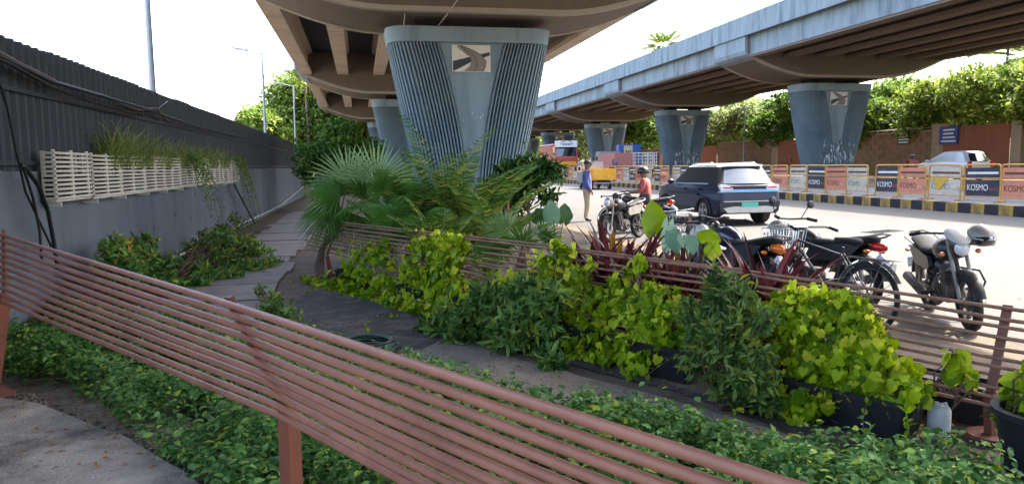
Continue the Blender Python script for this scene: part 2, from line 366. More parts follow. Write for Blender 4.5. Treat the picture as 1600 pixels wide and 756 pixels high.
# broken concrete apron in the lower left corner
ap = [G(-260,640), G(0,632), G(60,640), G(110,660), G(150,678), G(190,690), G(225,712), G(262,735), G(300,756), G(420,900), G(0,1400), G(-700,1000)]
kind(MB().prism([(p[0], p[1]) for p in ap], -0.01, 0.05, 'z').build('concrete_apron', 'slab_concrete'), 'structure')
rb = [G(-60,585), G(80,580), G(200,590), G(300,660), G(420,760), G(460,900), G(330,790), G(225,720), G(150,688), G(60,648), G(-60,640)]
sheet('rubble_bed', [(p[0], p[1]) for p in rb], 0.004, 'rubble')
bb = MB()
for _ in range(260):
    t = random.random(); q = G(20+t*280, 615+t*110+random.uniform(-8,32)); s_ = random.uniform(.008,.03)
    bb.ell((q[0], q[1], 0.006+s_*.3), (s_, s_*random.uniform(.6,1), s_*.6), 5, 3)
kind(bb.build('rubble_stones', 'rubble'), 'stuff')

# ------------------------------------------------------------------ median with painted kerb, raised far side
KL = 18.05
med = kind(MB().prism([(KL+0.28,-0.02),(KL+0.28,0.305),(KL+0.9,0.33),(KL+1.6,0.58),(KL+1.6,-0.02)], -20, 200, 'y').build('median', 'median_top'), 'structure')
kb = MB().box((0,0,0.15), (0.27,0.49,0.31)).build('kerb_block', 'kerb_yellow', med); meY = kb.data
kb2 = MB().box((0,0,0.15), (0.27,0.49,0.31)).build('kerb_block', 'kerb_black', med); meB = kb2.data
for i in range(140):
    o = kb if i == 0 else kb2 if i == 1 else obj('kerb_block', meY if i % 2 == 0 else meB, None, med)
    o.location = (KL+0.14+random.uniform(-.008,.008), 12+i*0.5, random.uniform(-.008,.006)); o.rotation_euler = (0,0,random.uniform(-.012,.012))
sheet('service_road', [(KL+1.6,-60),(37.0,-60),(37.0,260),(KL+1.6,260)], 0.60, 'sand')
kind(MB().prism([(36.9,0.0),(36.9,0.65),(37.4,0.66),(120,1.2),(120,0)], -60, 260, 'y').build('far_bank', 'terrain'), 'structure')

# ------------------------------------------------------------------ flyovers
def lerp(a, b, t): return a+(b-a)*t
ZP = 5.70                                              # top of a pier above its foot
def pier_w(z):
    t = max(0.0, min(1.0, z/ZP)); return 1.12 + 1.70*t - 0.40*t*t
def pier_d(z): return 0.95+0.10*(z/ZP)
def c_frac(z):
    t = z/ZP; return 0.10 + 0.36*t**1.7
def half_path(z, off, cf):
    """front-right quadrant outline from the smooth strip round the rounded corner to the middle of the side: list of (x,y)"""
    wdt, dep = pier_w(z)+off, pier_d(z)+off; r = 0.55
    return wdt, dep, r
def quad_pts(z, n, cf, offs):
    w_, d_, r = half_path(z, 0, cf); pts = []
    l1 = (w_-r)-cf*w_; l2 = r*math.pi/2; l3 = d_-r; tot = l1+l2+l3
    for i in range(n):
        s_ = tot*i/(n-1); of = offs[i]
        if s_ <= l1: p = (cf*w_+s_, -(d_)-of)
        elif s_ <= l1+l2:
            a = (s_-l1)/r; p = (w_-r+(r+of)*math.sin(a), -(d_-r)-(r+of)*math.cos(a))
        else: p = (w_+of, -(d_-r)+(s_-l1-l2))
        pts.append(p)
    return pts
RIBS = 22
def rib_mesh(sx, sy):
    offs = []; 
    for i in range(RIBS): offs += [0.0, 0.0, 0.10, 0.10]
    offs += [0.0]
    zs = [0.0, 0.8, 1.6, 2.4, 3.1, 3.7, 4.1, 4.45, 4.75, 5.0, 5.25]; rings = []
    pos = []
    for i in range(RIBS): pos += [i/RIBS, (i+.42)/RIBS, (i+.50)/RIBS, (i+.92)/RIBS]
    n = len(offs)
    mb = MB(); vs = []
    for z in zs:
        base = quad_pts(z, 200, c_frac(z), [0]*200); bo = quad_pts(z, 200, c_frac(z), [1.0]*200)
        for i in range(n):
            k = int(round((pos[i] if i < len(pos) else 1.0)*199)); p = base[k]; q = bo[k]
            vs.append(((p[0]+(q[0]-p[0])*offs[i])*sx, (p[1]+(q[1]-p[1])*offs[i])*sy, z))
    fs = [(r*n+i, r*n+i+1, (r+1)*n+i+1, (r+1)*n+i) for r in range(len(zs)-1) for i in range(n-1)]
    top = len(vs)
    mb.add(vs, fs)
    # upper ends of the ribs closed against the pier
    z = zs[-1]; base = quad_pts(z, 200, c_frac(z), [0]*200); cl = []
    for i in range(n):
        k = int(round((pos[i] if i < len(pos) else 1.0)*199)); cl.append((base[k][0]*sx, base[k][1]*sy, z))
    a = [vs[(len(zs)-1)*n+i] for i in range(n)]
    mb.add(a+cl, [(i, i+1, n+i+1, n+i) for i in range(n-1)])
    return mb
def pier_core():
    rings = []
    for z in [0,0.6,1.2,1.8,2.4,3.0,3.5,4.0,4.4,4.7,5.0,5.2,5.4,5.55,ZP]:
        q = quad_pts(z, 24, 0.0, [0]*24); ring = q + [(x, -y) for x, y in q[::-1]][1:]
        ring = ring + [(-x, y) for x, y in ring[::-1]][1:-1]
        rings.append([(x, y, z) for x, y in ring])
    return MB().loft(rings)
def collar():
    rings = []
    for z, of in [(5.25,.0),(5.27,.115),(5.45,.115),(ZP+0.01,.115),(ZP+0.012,0.0)]:
        q = quad_pts(z, 24, 0.0, [of]*24); ring = q + [(x, -y) for x, y in q[::-1]][1:]
        ring = ring + [(-x, y) for x, y in ring[::-1]][1:-1]
        rings.append([(x, y, z) for x, y in ring])
    return MB().loft(rings, caps=False)
HW = 6.8; CAPZ = 6.0; GZ = 7.05; DZ = 8.35; CD = 2.0
def cap_outline(dz=0.0, grow=0.0):
    pts = [(-2.6, CAPZ), (2.6, CAPZ)]
    for i in range(1, 9):
        t = i/8; pts.append((2.6+(HW-0.35-2.6)*t, CAPZ+1.05*t**1.7))
    pts += [(HW-0.12, CAPZ+1.15), (HW, CAPZ+1.32), (HW, DZ-0.02)]
    return pts + [(-x, z) for x, z in pts[::-1]][:-2]
def make_flyover(name, label, L, base_z, ys, y0, y1, gm='fly_girder'):
    fl = thing(name, label, 'flyover', (L, 0, base_z))
    first = None
    for i, yy in enumerate(ys):
        if first is None:
            p = pier_core().build('pier', 'fly_blue', fl, smooth=40)
            for sx in (-1, 1):
                for sy in (-1, 1):
                    q = rib_mesh(sx, sy).build('ribbed_panel', 'fly_blue_rib', p)
            collar().build('collar', 'fly_blue', p, smooth=40)
            for bx_ in (-1.2, 1.2): MB().box((bx_,0,(ZP+CAPZ)/2), (0.9,1.0,CAPZ-ZP)).build('bearing', 'bearing', p)
            # flat picture of a curving flyover on the front of every pier
            zc = 4.80; yf = -pier_d(4.8)-0.03; wq, hq = 1.16, 0.78; x0 = -0.02-wq/2; z0 = zc-hq/2
            MB().box((-0.02, yf+0.01, zc), (wq, 0.05, hq)).build('picture_board', 'plaque', p)
            def pic(pts): return [(x0+u*wq, z0+v*hq) for u, v in pts]
            e = yf-0.02
            MB().prism(pic([(.02,.02),(.02,.40),(.3,.50),(.98,.75),(.98,.62),(.5,.38),(.2,.14)]), e-.002, e+.004).build('painted_viaduct', 'plaque_dark', p)
            MB().prism(pic([(.13,.99),(.25,.98),(.55,.80),(.78,.60),(.88,.38),(.86,.2),(.80,.02),(.30,.02),(.45,.2),(.50,.42),(.44,.62),(.30,.80)]), e-.008, e-.003).build('painted_road', 'plaque_road', p)
            mb = MB()
            def stroke(pts, wd=.012):
                q = pic(pts)
                for a, b in zip(q[:-1], q[1:]): mb.bar((a[0], e-.010, a[1]), (b[0], e-.010, b[1]), wd, .004, up=(0,1,0))
            stroke([(.18,.97),(.45,.74),(.60,.52),(.64,.30),(.57,.02)]); stroke([(.25,.98),(.55,.80),(.78,.60),(.88,.38),(.86,.2),(.80,.02)], .018)
            stroke([(.13,.93),(.30,.76),(.44,.6)], .02); stroke([(.04,.2),(.47,.4)])
            mb.build('painted_lines', 'plaque_line', p)
            p.location = (0, yy, 0); first = p
            c = MB().prism(cap_outline(), -CD, CD).build('pier_cap', 'fly_soffit', fl); c.location = (0, yy, 0)
            for s_ in (-1, 1):
                out = cap_outline()[:11]; out = [(-x, z) for x, z in out[::-1]][:-2] + out
                rings = [[(x, s_*(CD-.24), z-.0), (x, s_*(CD-.24), z-.035), (x, s_*(CD+.012), z-.035), (x, s_*(CD+.012), z+.10), (x, s_*(CD-.24), z+.05)] for x, z in out]
                MB().loft(rings).build('cap_rim', 'fly_rim', c)
                pts = [(HW+.14,CAPZ+1.42),(HW+.05,CAPZ+1.2),(HW-.2,CAPZ+1.04),(HW-.55,CAPZ+.92),(HW-.55,DZ),(HW+.14,DZ)]
                MB().prism([(s_*x, z) for x, z in pts], -CD+.06, CD-.06).build('cap_end', 'fly_fascia', c)
            c0 = c
        else:
            p = dup(first, fl); p.location = (0, yy, 0)
            c = dup(c0, fl); c.location = (0, yy, 0)
    ny = len(ys)
    for a, b in zip(ys[:-1], ys[1:]):
        ln = b-a-2*CD+0.3; ym = (a+b)/2
        for gx in np.linspace(-HW+0.55, HW-0.55, 7):
            edge = abs(gx) > HW-0.7
            prof = [(-.32,GZ),(.32,GZ),(.32,GZ+.2),(.12,GZ+.36),(.12,DZ-.2),(.4,DZ-.03),(-.4,DZ-.03),(-.12,DZ-.2),(-.12,GZ+.36),(-.32,GZ+.2)]
            g = MB().prism(prof, -ln/2, ln/2)
            q = g.build('girder', gm, fl); q.location = (gx, ym, 0)
            if edge:
                s_ = 1 if gx > 0 else -1
                MB().box((s_*.34,0,(GZ+DZ)/2+.05), (.06,ln,DZ-GZ-.12)).build('girder_face', 'fly_fascia', q)
    MB().box((0,(y0+y1)/2,DZ+.13), (2*HW+.1,y1-y0,.26)).build('deck_slab', 'fly_deck', fl)
    for s_ in (-1, 1):
        yy = y0
        prof = [(HW-.1,DZ+.262),(HW+.06,DZ+.262),(HW+.06,DZ-.12),(HW+.26,DZ-.12),(HW+.26,DZ+1.02),(HW+.02,DZ+1.05)]
        for k in range(int((y1-y0)/8)):
            MB().prism([(s_*x, z) for x, z in prof], .012, 7.985).build('parapet', 'fly_fascia', fl).location = (0, y0+k*8, 0)
        r_ = MB().tube([(s_*(HW+.14), y0, DZ+1.32), (s_*(HW+.14), y1, DZ+1.32)], .03, 6)
        for k in range(int((y1-y0)/2)): r_.bar((s_*(HW+.14), y0+k*2, DZ+1.03), (s_*(HW+.14), y0+k*2, DZ+1.32), .05)
        r_.build('parapet_rail', 'rail_yellow', fl)
    return fl
Y1 = [-24.8, -0.6, 23.6, 47.8, 72.0, 96.2, 120.4]
f1 = make_flyover('flyover', 'blue-grey concrete flyover overhead, its nearest ribbed pier in mid picture', 3.43, 0.0, Y1, -27, 121)
Y2 = [-1, 21, 43, 65, 87, 109, 131, 153]
f2 = make_flyover('flyover', 'second blue-grey flyover beyond the road on smaller-looking ribbed piers', 29.4, 0.60, Y2, -3, 157, 'fly_girder2')
f2.scale = (1, 1, 1.02)
# torn bill-posters on the feet of piers
def peel(y, L, z0, n, parent, wd=2.6, hh=1.2, x0=None, big=1.0):
    mb = MB()
    for _ in range(n):
        x = random.uniform(-1, 1)*wd/2 if x0 is None else x0+random.uniform(-.5,.5); z = z0+random.random()**1.3*hh
        s_ = random.uniform(.05,.22)*big; yf = y-pier_d(z)-0.108
        if abs(x) > 1.15: continue
        pts = [(x+random.uniform(-s_,s_)*.5*math.cos(a), z+s_*(.4+random.random())*math.sin(a)) for a in np.linspace(0, 5.4, 6)]
        mb.prism(pts, yf-.004, yf)
    return mb
for fl, yy, n in ((f2,43,90),(f2,65,80),(f2,87,40),(f1,23.6,10)):
    m = peel(yy, 0, 1.0, n, fl) if fl is f2 else peel(yy, 0, 2.9, n, fl, 0.9, 0.9, big=.3)
    kind(m.build('torn_paper', 'peel', fl), 'stuff')
# thin cables hanging by the near pier cap
for k, (a, b) in enumerate(((((637,-30),20.5),((630,50),22.2)), (((722,-10),20.5),((682,44),22.2)))):
    p, q = AT(a[0][0], a[0][1], a[1]), AT(b[0][0], b[0][1], b[1]); m_ = (p+q)/2
    tag(MB().tube([p, m_+np.array([0,0,-.03]), q], .012, 5).build('hanging_cable', 'cable_white', None), ['thin pale cable hanging from the pier cap, the left one','thin pale cable slanting down onto the pier, the right one'][k], 'cable')
# ------------------------------------------------------------------ left boundary: concrete wall, corrugated fence, slatted crates
WL = -3.17
wall = tag(MB().prism([(WL,-0.02),(WL,1.60),(WL-.25,1.60),(WL-.25,-0.02)], 1.0, 51.5).build('boundary_wall', 'wall_paint'), 'grey-blue painted concrete wall along the left side', 'wall')
mb = MB()
for px, py in ((298,342),(241,357),(214,372),(275,335),(330,318),(305,305),(187,388),(352,300),(322,345)):
    p = GL(px, py, WL+.003); n = 7; mb.prism([(p[1]+.03*math.cos(a)*random.uniform(.5,1), p[2]+.06*math.sin(a)*random.uniform(.6,1)) for a in np.linspace(0,5.6,n)], WL+.001, WL+.004, 'x')
mb.build('paint_blot', 'wall_spot', wall)
fence = thing('corrugated_fence', 'dark slate corrugated metal fence standing on the concrete wall', 'fence', (WL-.12, 0, 1.6))
pitch = 0.19; nr = 6; prof = []
for k in range(nr): prof += [(k*pitch+.02, 0), (k*pitch+.065, .075), (k*pitch+.125, .075), (k*pitch+.17, 0)]
def sheetpanel(h):
    vs = [(x, y, z) for z in (0.0, h) for (y, x) in prof]; n = len(prof)
    vs2 = [(x-.006, y, z) for (x, y, z) in vs]
    return MB().add(vs+vs2, [(i, i+1, n+i+1, n+i) for i in range(n-1)] + [(2*n+i, 3*n+i, 3*n+i+1, 2*n+i+1) for i in range(n-1)] + [(n+i, n+i+1, 3*n+i+1, 3*n+i) for i in range(n-1)])
pm = sheetpanel(1.27).build('corrugated_sheet', 'sheet_metal', fence)
for k in range(44):
    o = pm if k == 0 else obj('corrugated_sheet', pm.data, None, fence)
    o.location = (random.uniform(-.004,.004), 1.0+k*nr*pitch, random.uniform(-.012,.012))
for z in (0.08, 0.78): MB().bar((.095,1,z), (.095,51.3,z), .03, .045).build('fence_rail', 'rail_dark', fence)
for k in range(10): MB().bar((-.06,2+k*5,0), (-.06,2+k*5,1.15), .06).build('fence_post', 'rail_dark', fence)
MB().box((0.06,51.4,.55), (.35,.06,1.25)).build('end_post', 'rail_dark', fence)
# bundle of cables sagging along the fence
def cablepath(pts, L, n=8):
    P_ = [GL(x, y, L) for x, y in pts]; out = []
    for a, b in zip(P_[:-1], P_[1:]):
        for t in np.linspace(0, 1, n, endpoint=False): out.append(a+(b-a)*t)
    return np.array(out+[P_[-1]])
for k, (pts, m, r_, lab) in enumerate((
    ([(-40,62),(30,100),(90,130),(160,150),(215,172),(245,170),(262,190)], 'cable_brown', .022, 'thick brown cable strung along the corrugated fence'),
    ([(-40,70),(20,98),(80,128),(150,148),(220,168),(300,196),(380,215)], 'cable_black', .02, 'black cable running beside the brown one along the fence'),
    ([(-40,78),(15,100),(75,134),(140,158),(205,176),(240,178),(262,160)], 'cable_black', .018, 'black cable on the fence with a loose curled end'),
    ([(-10,100),(12,170),(24,230),(40,300),(80,385)], 'cable_black', .012, 'thin black wire hanging down over wall at far left'),
    ([(36,258),(60,290),(75,330),(84,378),(90,420)], 'cable_black', .022, 'black cable dropping from the crate bracket down the wall'),
    ([(34,255),(52,310),(62,360),(66,410)], 'cable_black', .014, 'thin black cable beside the thicker one below the bracket'),
    ([(366,288),(385,325),(402,355),(428,372)], 'cable_black', .025, 'black cable hanging below the last white crate'))):
    tag(MB().tube(cablepath(pts, WL+.10+.012*k), r_, 6).build('cable', m, smooth=True), lab, 'cable')
pts = [(232,436),(262,415),(290,405),(330,385),(372,362),(410,345),(440,330),(470,305),(478,297)]
cp_ = cablepath([(x, y-10) for x, y in pts], WL+.06); cp_[:, 2] = np.maximum(cp_[:, 2], .05)
tag(MB().tube(cp_, .024, 6).build('conduit', 'cable_white', smooth=True), 'thin white conduit slanting up along the grey wall', 'conduit')
# slatted white crates hung on the wall
CW = 1.06; cx0 = -3.0; CZ0, CZ1 = 1.30, 1.80
slatm = None; cr_names = []
for k in range(11):
    yb = 8.32+k*1.085; dz = random.uniform(-.012,.012)
    lab = ['leftmost white slatted crate on the wall, nearest the camera', 'second white slatted crate from the near end, still without plants'][k] if k < 2 else (
          'farthest white slatted crate, at the far end of the row' if k == 10 else '%s white slatted crate along the wall from the near end' % ORD[k])
    t = thing('slatted_crate', lab, 'crate', (cx0, yb, CZ0+dz), random.uniform(-.02,.02), 'slatted crates on the wall')
    n = 11; h = CZ1-CZ0
    for j in range(n):
        z = .02+j*(h-.04)/(n-1)
        o = MB().box((0,0,0), (.016,CW,.024)).build('slat', 'crate_white', t) if slatm is None else obj('slat', slatm, None, t)
        slatm = o.data; o.location = (random.uniform(-.002,.002), CW/2, z)
        if k in (0,):
            q = MB().box((0,0,0), (.12,.016,.024)).build('slat', 'crate_white', t); q.location = (-.065, .01, z)
    for yy in (.03, CW/2, CW-.03):
        MB().box((-.02,yy,h/2), (.02,.05 if yy != CW/2 else .06,h+.03)).build('crate_post', 'crate_white', t)
    for yy in (.06, CW-.06): MB().box((-.13,yy,h/2), (.025,.06,h)).build('crate_post', 'crate_white', t)
    for z in (.012, ): MB().box((-.075,CW/2,z-.02), (.13,CW-.02,.018)).build('crate_base', 'crate_white', t)
    MB().box((-.08,CW/2,.14), (.09,CW-.1,.25), taper=1.05).build('liner_pot', 'pot_black', t)
    MB().box((-.08,.1,-.045), (.16,.04,.04)).build('bracket', 'crate_white', t)
# grasses and a trailer growing out of the crates
def grass(base, n, hgt, label, spread=0.45, m='lf_grass'):
    mb = MB()
    for _ in range(n):
        az = random.uniform(0, 6.283); el = random.uniform(.7, 1.5); ln = hgt*random.uniform(.5, 1.15)
        b = np.array(base)+np.array([random.uniform(-.08,.08), random.uniform(-spread,spread), 0])
        strap(mb, b, az, el, ln, random.uniform(.005,.009), random.uniform(.8,2.6), 5, 0)
    t = thing('grass_plant', label, 'grass', base); mb.build('blades', m, t, origin=base, fix=False)
    MB().tube([(0,0,-.2),(0,0,.03)], [.05,.03], 6).build('root_clump', 'stem_brown', t)
for k, (yy, n, h, lab) in enumerate(((10.5,420,.74,'tallest grass tuft spilling over the third white crate'), (11.5,380,.68,'wide grass tuft beside the tallest one in the crates'),
     (12.7,300,.56,'shorter grey-green grass tuft in the middle crates'), (13.9,300,.56,'grass tuft leaning left of the trailing plant'),
     (15.2,320,.56,'grass tuft with yellowish blades past the middle'), (16.6,320,.58,'second-to-last grass tuft, straw-tinged blades'), (18.1,300,.56,'farthest grass tuft in the crates'))):
    grass((cx0-.05, yy, 1.62), n, h, lab)
def trailer(base, n, label, drop):
    mb = MB(); st = MB()
    for _ in range(n):
        p = np.array(base)+np.array([random.uniform(-.05,.1), random.uniform(-.45,.45), random.uniform(0,.1)]); path = [p]
        k = random.randint(8, 16); hd = np.array([random.uniform(.0,.05), random.uniform(-.04,.04), .03])
        for i in range(k):
            hd = hd+np.array([.002, random.uniform(-.008,.008), -.013*drop]); hd[0] = min(hd[0], .03); p = p+hd; path.append(p)
            if p[0] < cx0+.03 and p[2] < 1.8: p[0] = cx0+.03
        path = np.array(path); st.tube(path, .003, 4)
        c = np.repeat(path[1:], 4, 0)+rng.normal(size=(4*k, 3))*.02
        leaves(mb, c, rdir(len(c))+np.array([.6,0,-.3]), rdir(len(c))+np.array([1.0,0,.6]), .04, .03, T_DIAMOND)
    t = thing('trailing_plant', label, 'plant', base); mb.build('foliage', 'lf_shrub', t, origin=base, fix=False); st.build('stems', 'stem_green', t, origin=base, fix=False)
trailer((cx0-.03, 19.6, 1.80), 34, 'leafy trailer hanging past the end of the crates', 1.3)
trailer((cx0-.03, 14.4, 1.78), 22, 'small-leaved trailer hanging over the middle crates', 1.0)

# ------------------------------------------------------------------ lamp posts behind the fence
def lamp_post(y, lab, H=8.2):
    t = thing('lamp_post', lab, 'lamp post', (-5.25, y, 0))
    MB().tube([(0,0,0),(0,0,3),(0,0,H)], [.10,.085,.055], 10).build('pole', 'pole_grey', t, smooth=40)
    MB().tube([(0,0,H-.06),(-.5,0,H+.06),(-.9,0,H+.12)], .03, 8).build('arm', 'pole_grey', t)
    l_ = MB().loft([[(x, yy, H+.12+zz+(-x-.7)*.12) for yy, zz in ((-.14,0),(.14,0),(.12,.09),(-.12,.09))] for x in (-.75,-1.0,-1.5,-1.62)]).build('lamp_head', 'lamp_grey', t)
    MB().box((-1.2,0,H+.155), (.6,.2,.02)).build('lens', 'sign_white', t)
lamp_post(21.4, 'nearest tall grey lamp post behind the fence, top out of frame', 8.4)
lamp_post(45.7, 'grey lamp post with its lamp head over the fence, the second')
lamp_post(67, 'farthest grey lamp post, in front of the bright trees', 8.6)

# ------------------------------------------------------------------ barricades on the median
def text_mesh(s, size, depth=0.002):
    cu = bpy.data.curves.new('t', 'FONT'); cu.body = s; cu.size = size; cu.extrude = depth; cu.align_x = 'LEFT'
    o = bpy.data.objects.new('t', cu); COL.objects.link(o)
    me = bpy.data.meshes.new_from_object(o.evaluated_get(bpy.context.evaluated_depsgraph_get())); bpy.data.objects.remove(o); return me
TXT = text_mesh('KOSMO', .27); TXT2 = text_mesh('one', .15); TXTD = TXT.copy(); TXTG = TXT.copy(); TXT2D = TXT2.copy()
BH = 1.14; BW = 1.30
def make_barricade(colr):
    t = thing('barricade', '', 'barricade', (0,0,0))
    # local x along the barricade, y depth, facing -y
    r_ = .05
    path = [(-BW/2,0,0),(-BW/2,0,BH-r_*1.5),(-BW/2+.02,0,BH-.03),(-BW/2+r_*1.5,0,BH),(BW/2-r_*1.5,0,BH),(BW/2-.02,0,BH-.03),(BW/2,0,BH-r_*1.5),(BW/2,0,0)]
    f_ = MB().tube(path, .028, 7); f_.tube([(-BW/2,0,.72),(BW/2,0,.72)], .02, 6).tube([(-BW/2,0,.16),(BW/2,0,.16)], .02, 6)
    f_.build('frame', 'frame_yellow', t, smooth=40)
    for x in (-BW/2, BW/2): MB().bar((x,-.22,.02), (x,.22,.02), .05, .04).build('foot', 'frame_yellow', t)
    mt = {'navy':'panel_navy','peach':'panel_peach','white':'panel_white'}[colr]
    MB().box((0,0,.43), (BW-.08,.012,.50)).build('lower_panel', mt, t)
    up = MB().box((0,0,.90), (BW-.08,.012,.30)).build('upper_panel', mt, t)
    MB().box((.02,-.009,.885), (BW-.2,.005,.07)).build('printed_line', 'txt_white' if colr == 'navy' else 'txt_dark', up)
    a = obj('lettering', {'navy':TXT,'peach':TXTD,'white':TXTG}[colr], {'navy':'txt_white','peach':'txt_dark','white':'txt_grey'}[colr], t)
    a.location = (-.56,-.009,.35); a.rotation_euler = (R(90),0,0); a.scale = (.82,1,1)
    b = obj('lettering', TXT2 if colr == 'navy' else TXT2D, 'txt_red' if colr == 'navy' else 'panel_white', t)
    b.location = (.26,-.009,.36); b.rotation_euler = (R(90),0,0)
    return t
protos = {}
order = ['peach','navy','white']; flag_done = False
x_b = KL+0.68
for k in range(40):
    colr = order[k % 3]; yy = 18.2+k*1.42
    if colr not in protos: t = make_barricade(colr); protos[colr] = t
    else: t = dup(protos[colr])
    t.location = (x_b+random.uniform(-.10,.10), yy+random.uniform(-.03,.03), .318); t.rotation_euler = (random.uniform(-.03,.03),random.uniform(-.012,.012),R(-90)+random.uniform(-.06,.06))
    t['group'] = 'advertising barricades along the median'; t['category'] = 'barricade'
    t['label'] = '%s lettered barricade, %s along the median from the right' % ({'peach':'peach','navy':'dark navy','white':'off-white'}[colr], ORD[k])
    if k == 2: first_white = t
fl_ = MB().prism([(-.55,.74),(.18,.74),(-.2,.30)], -.03, -.015).build('yellow_flap', 'flag_yellow', first_white)

# ------------------------------------------------------------------ far boundary: walls, gates, signs
FWL = 36.5; FZ = 0.60
def wallseg(name, lab, y0, y1, h, m, th=.3, bricks=False):
    t = thing(name, lab, 'wall', (FWL, y0, FZ))
    MB().box((th/2,(y1-y0)/2,h/2), (th,y1-y0,h)).build('masonry', m, t)
    c = MB().box((th/2,(y1-y0)/2,h+.04), (th+.1,y1-y0,.09)).build('coping', 'pillar_conc', t)
    if bricks:
        # courses of worn block, the ones large enough to pick out
        bl = []
        for j in range(int(h/.36)):
            n = int((y1-y0)/.9)
            for i in range(n):
                if random.random() < .25: continue
                if not bl: q = MB().box((0,0,0), (.03,.82,.30)).build('block', 'mud_brick', t); bl.append(q.data)
                else: q = obj('block', bl[0], None, t)
                q.location = (-.012+random.uniform(-.008,.006), .45+i*.9+(.45 if j % 2 else 0)*(.9 if i < n-1 else 0), .2+j*.36)
    return t
def gate(lab, y0, y1, h):
    t = thing('metal_gate', lab, 'gate', (FWL, y0, FZ)); n = max(2, int((y1-y0)/1.6)); w_ = (y1-y0)/n
    for i in range(n): MB().box((.05,w_*(i+.5),h/2), (.05,w_-.02,h)).build('gate_panel', 'gate_rust', t)
    MB().box((.0,(y1-y0)/2,h-.03), (.08,y1-y0,.06)).build('gate_frame', 'gate_rust', t)
    MB().box((.0,w_-.1,h*.4), (.06,.06,.3)).build('handle', 'rail_dark', t)
def pillar(lab, y, h): 
    t = thing('gate_pillar', lab, 'pillar', (FWL, y, FZ))
    MB().box((.2,0,h/2), (.55,.7,h)).build('shaft', 'pillar_conc', t); MB().box((.2,0,h+.06), (.65,.8,.14)).build('pillar_cap', 'pillar_conc', t)
gate('rust-red metal gate behind the white car', 36.4, 41.4, 3.1)
pillar('pale pillar between white-car gate and brown block wall', 41.9, 3.2)
wallseg('block_wall', 'brown worn block wall right of the biggest far pier', 42.3, 50.5, 2.9, 'mud_wall', bricks=True)
wallseg('block_wall', 'brown wall hidden behind the biggest far pier', 50.6, 56.2, 2.8, 'mud_wall')
gate('rust-red gate just left of the big far pier', 56.4, 60.6, 2.9)
pillar('pale pillar left of the rust-red gate by the far pier', 61.1, 3.4)
wallseg('block_wall', 'brown wall with lamp pole in front, between two gates', 61.6, 72, 3.0, 'mud_wall', bricks=True)
gate('narrow rust-red gate beyond the brown wall', 72.2, 77, 2.8)
wallseg('block_wall', 'far brown wall seen past the blue truck', 77.2, 110, 2.8, 'mud_wall')
pillar('pale pillar right of the white-car gate', 35.9, 3.4)
wallseg('block_wall', 'broken brown wall at the right edge of the picture', 10, 35.4, 3.3, 'mud_wall', bricks=True)
# shed roof over the block wall
t = thing('shed_roof', 'weathered sheet roof resting on the brown block wall', 'roof', (FWL, 42.8, FZ+3.05))
for i in range(5):
    MB().box((1.3,.8+i*1.55,.22), (3.4,1.5,.05), rot=('Y', -.10)).build('roof_sheet', 'roof_sheet', t)
for i in range(3): MB().bar((.2,1.5+i*.4,.4), (1.4,2.8+i*.5,.9-.2*i), .06).build('loose_plank', 'pillar_conc', t)
def sign(lab, px, py, w_, h_, m, bars):
    p = GL(px, py, FWL-.06); t = thing('wall_sign', lab, 'sign', p)
    MB().box((0,0,0), (.04,w_,h_)).build('board', m, t)
    for j in range(bars): MB().box((-.024,random.uniform(-.05,.05),h_*(.32-.64*j/(max(1,bars-1)))), (.005,w_*random.uniform(.55,.85),h_*.09)).build('printed_line', 'sign_white', t)
sign('blue notice board with white lines on the rust-red gate', 1482, 212, 1.5, 1.1, 'sign_blue', 4)
sign('small dark notice with white bars on the brown wall', 1412, 216, 1.15, .9, 'rail_dark', 4)
# ------------------------------------------------------------------ rod railings
def rods(t, secs, n, r_, m, org, jit=.004):
    """secs: list of (top, bottom) along the railing; every rod is one piece running through them"""
    for i in range(n):
        f = i/(n-1); path = [np.array(a)+(np.array(b)-np.array(a))*f+rng.normal(size=3)*jit for a, b in secs]
        MB().tube(np.array(path)-np.array(org), r_, 8).build('rod', m, t, smooth=50)
TA, BA = G(0,366,1.15), G(0,471,.72); TB, BB = G(345,470,1.15), G(440,648,.72)
ut = norm(G(1215,756,1.15)-TB); ub = norm(G(640,756,.72)-BB)
TC, BC = TB+ut*2.55, BB+ub*2.45
TZ, BZ = TA+(TA-TB)*.27, BA+(BA-BB)*.27
pA = G(-14,628); pB = np.array([BB[0]+.02, BB[1]+.02, 0.0])
rail = thing('rod_railing', 'near railing of rust-pink steel rods crossing the foreground', 'railing', (pB[0], pB[1], 0))
rods(rail, [(TZ,BZ),(TA,BA),(TB,BB),(TC,BC)], 11, .0125, 'rod_front', pB, .003)
nb = norm(np.cross(TB-BB, ut)); nb = nb if nb[1] > 0 else -nb
def post(t, top, bot, foot, m, wd, org):
    q = np.array([foot[0], foot[1], 0.0])
    MB().bar(top-org, bot-org, wd*1.0, .018, up=nb).build('bracket', 'post_far', t)  # darker brown than the post: shade behind the rods put into the colour
    MB().bar(bot-org+np.array([0,0,.03]), q-org, wd, wd, up=(0.7,0.7,0)).build('post', m, t)
    MB().box(q-org+np.array([0,0,.012+.05]), (.24,.24,.02), rot=('Z', .7)).build('base_plate', m, t)
post(rail, TB+nb*.03, BB+nb*.03, pB, 'post_rust', .056, pB)
post(rail, TA+nb*.03, BA+nb*.03, np.array([pA[0], pA[1], 0]), 'post_rust', .066, pB)
post(rail, TC+nb*.03, BC+nb*.03, BC+nb*.03, 'post_rust', .056, pB)

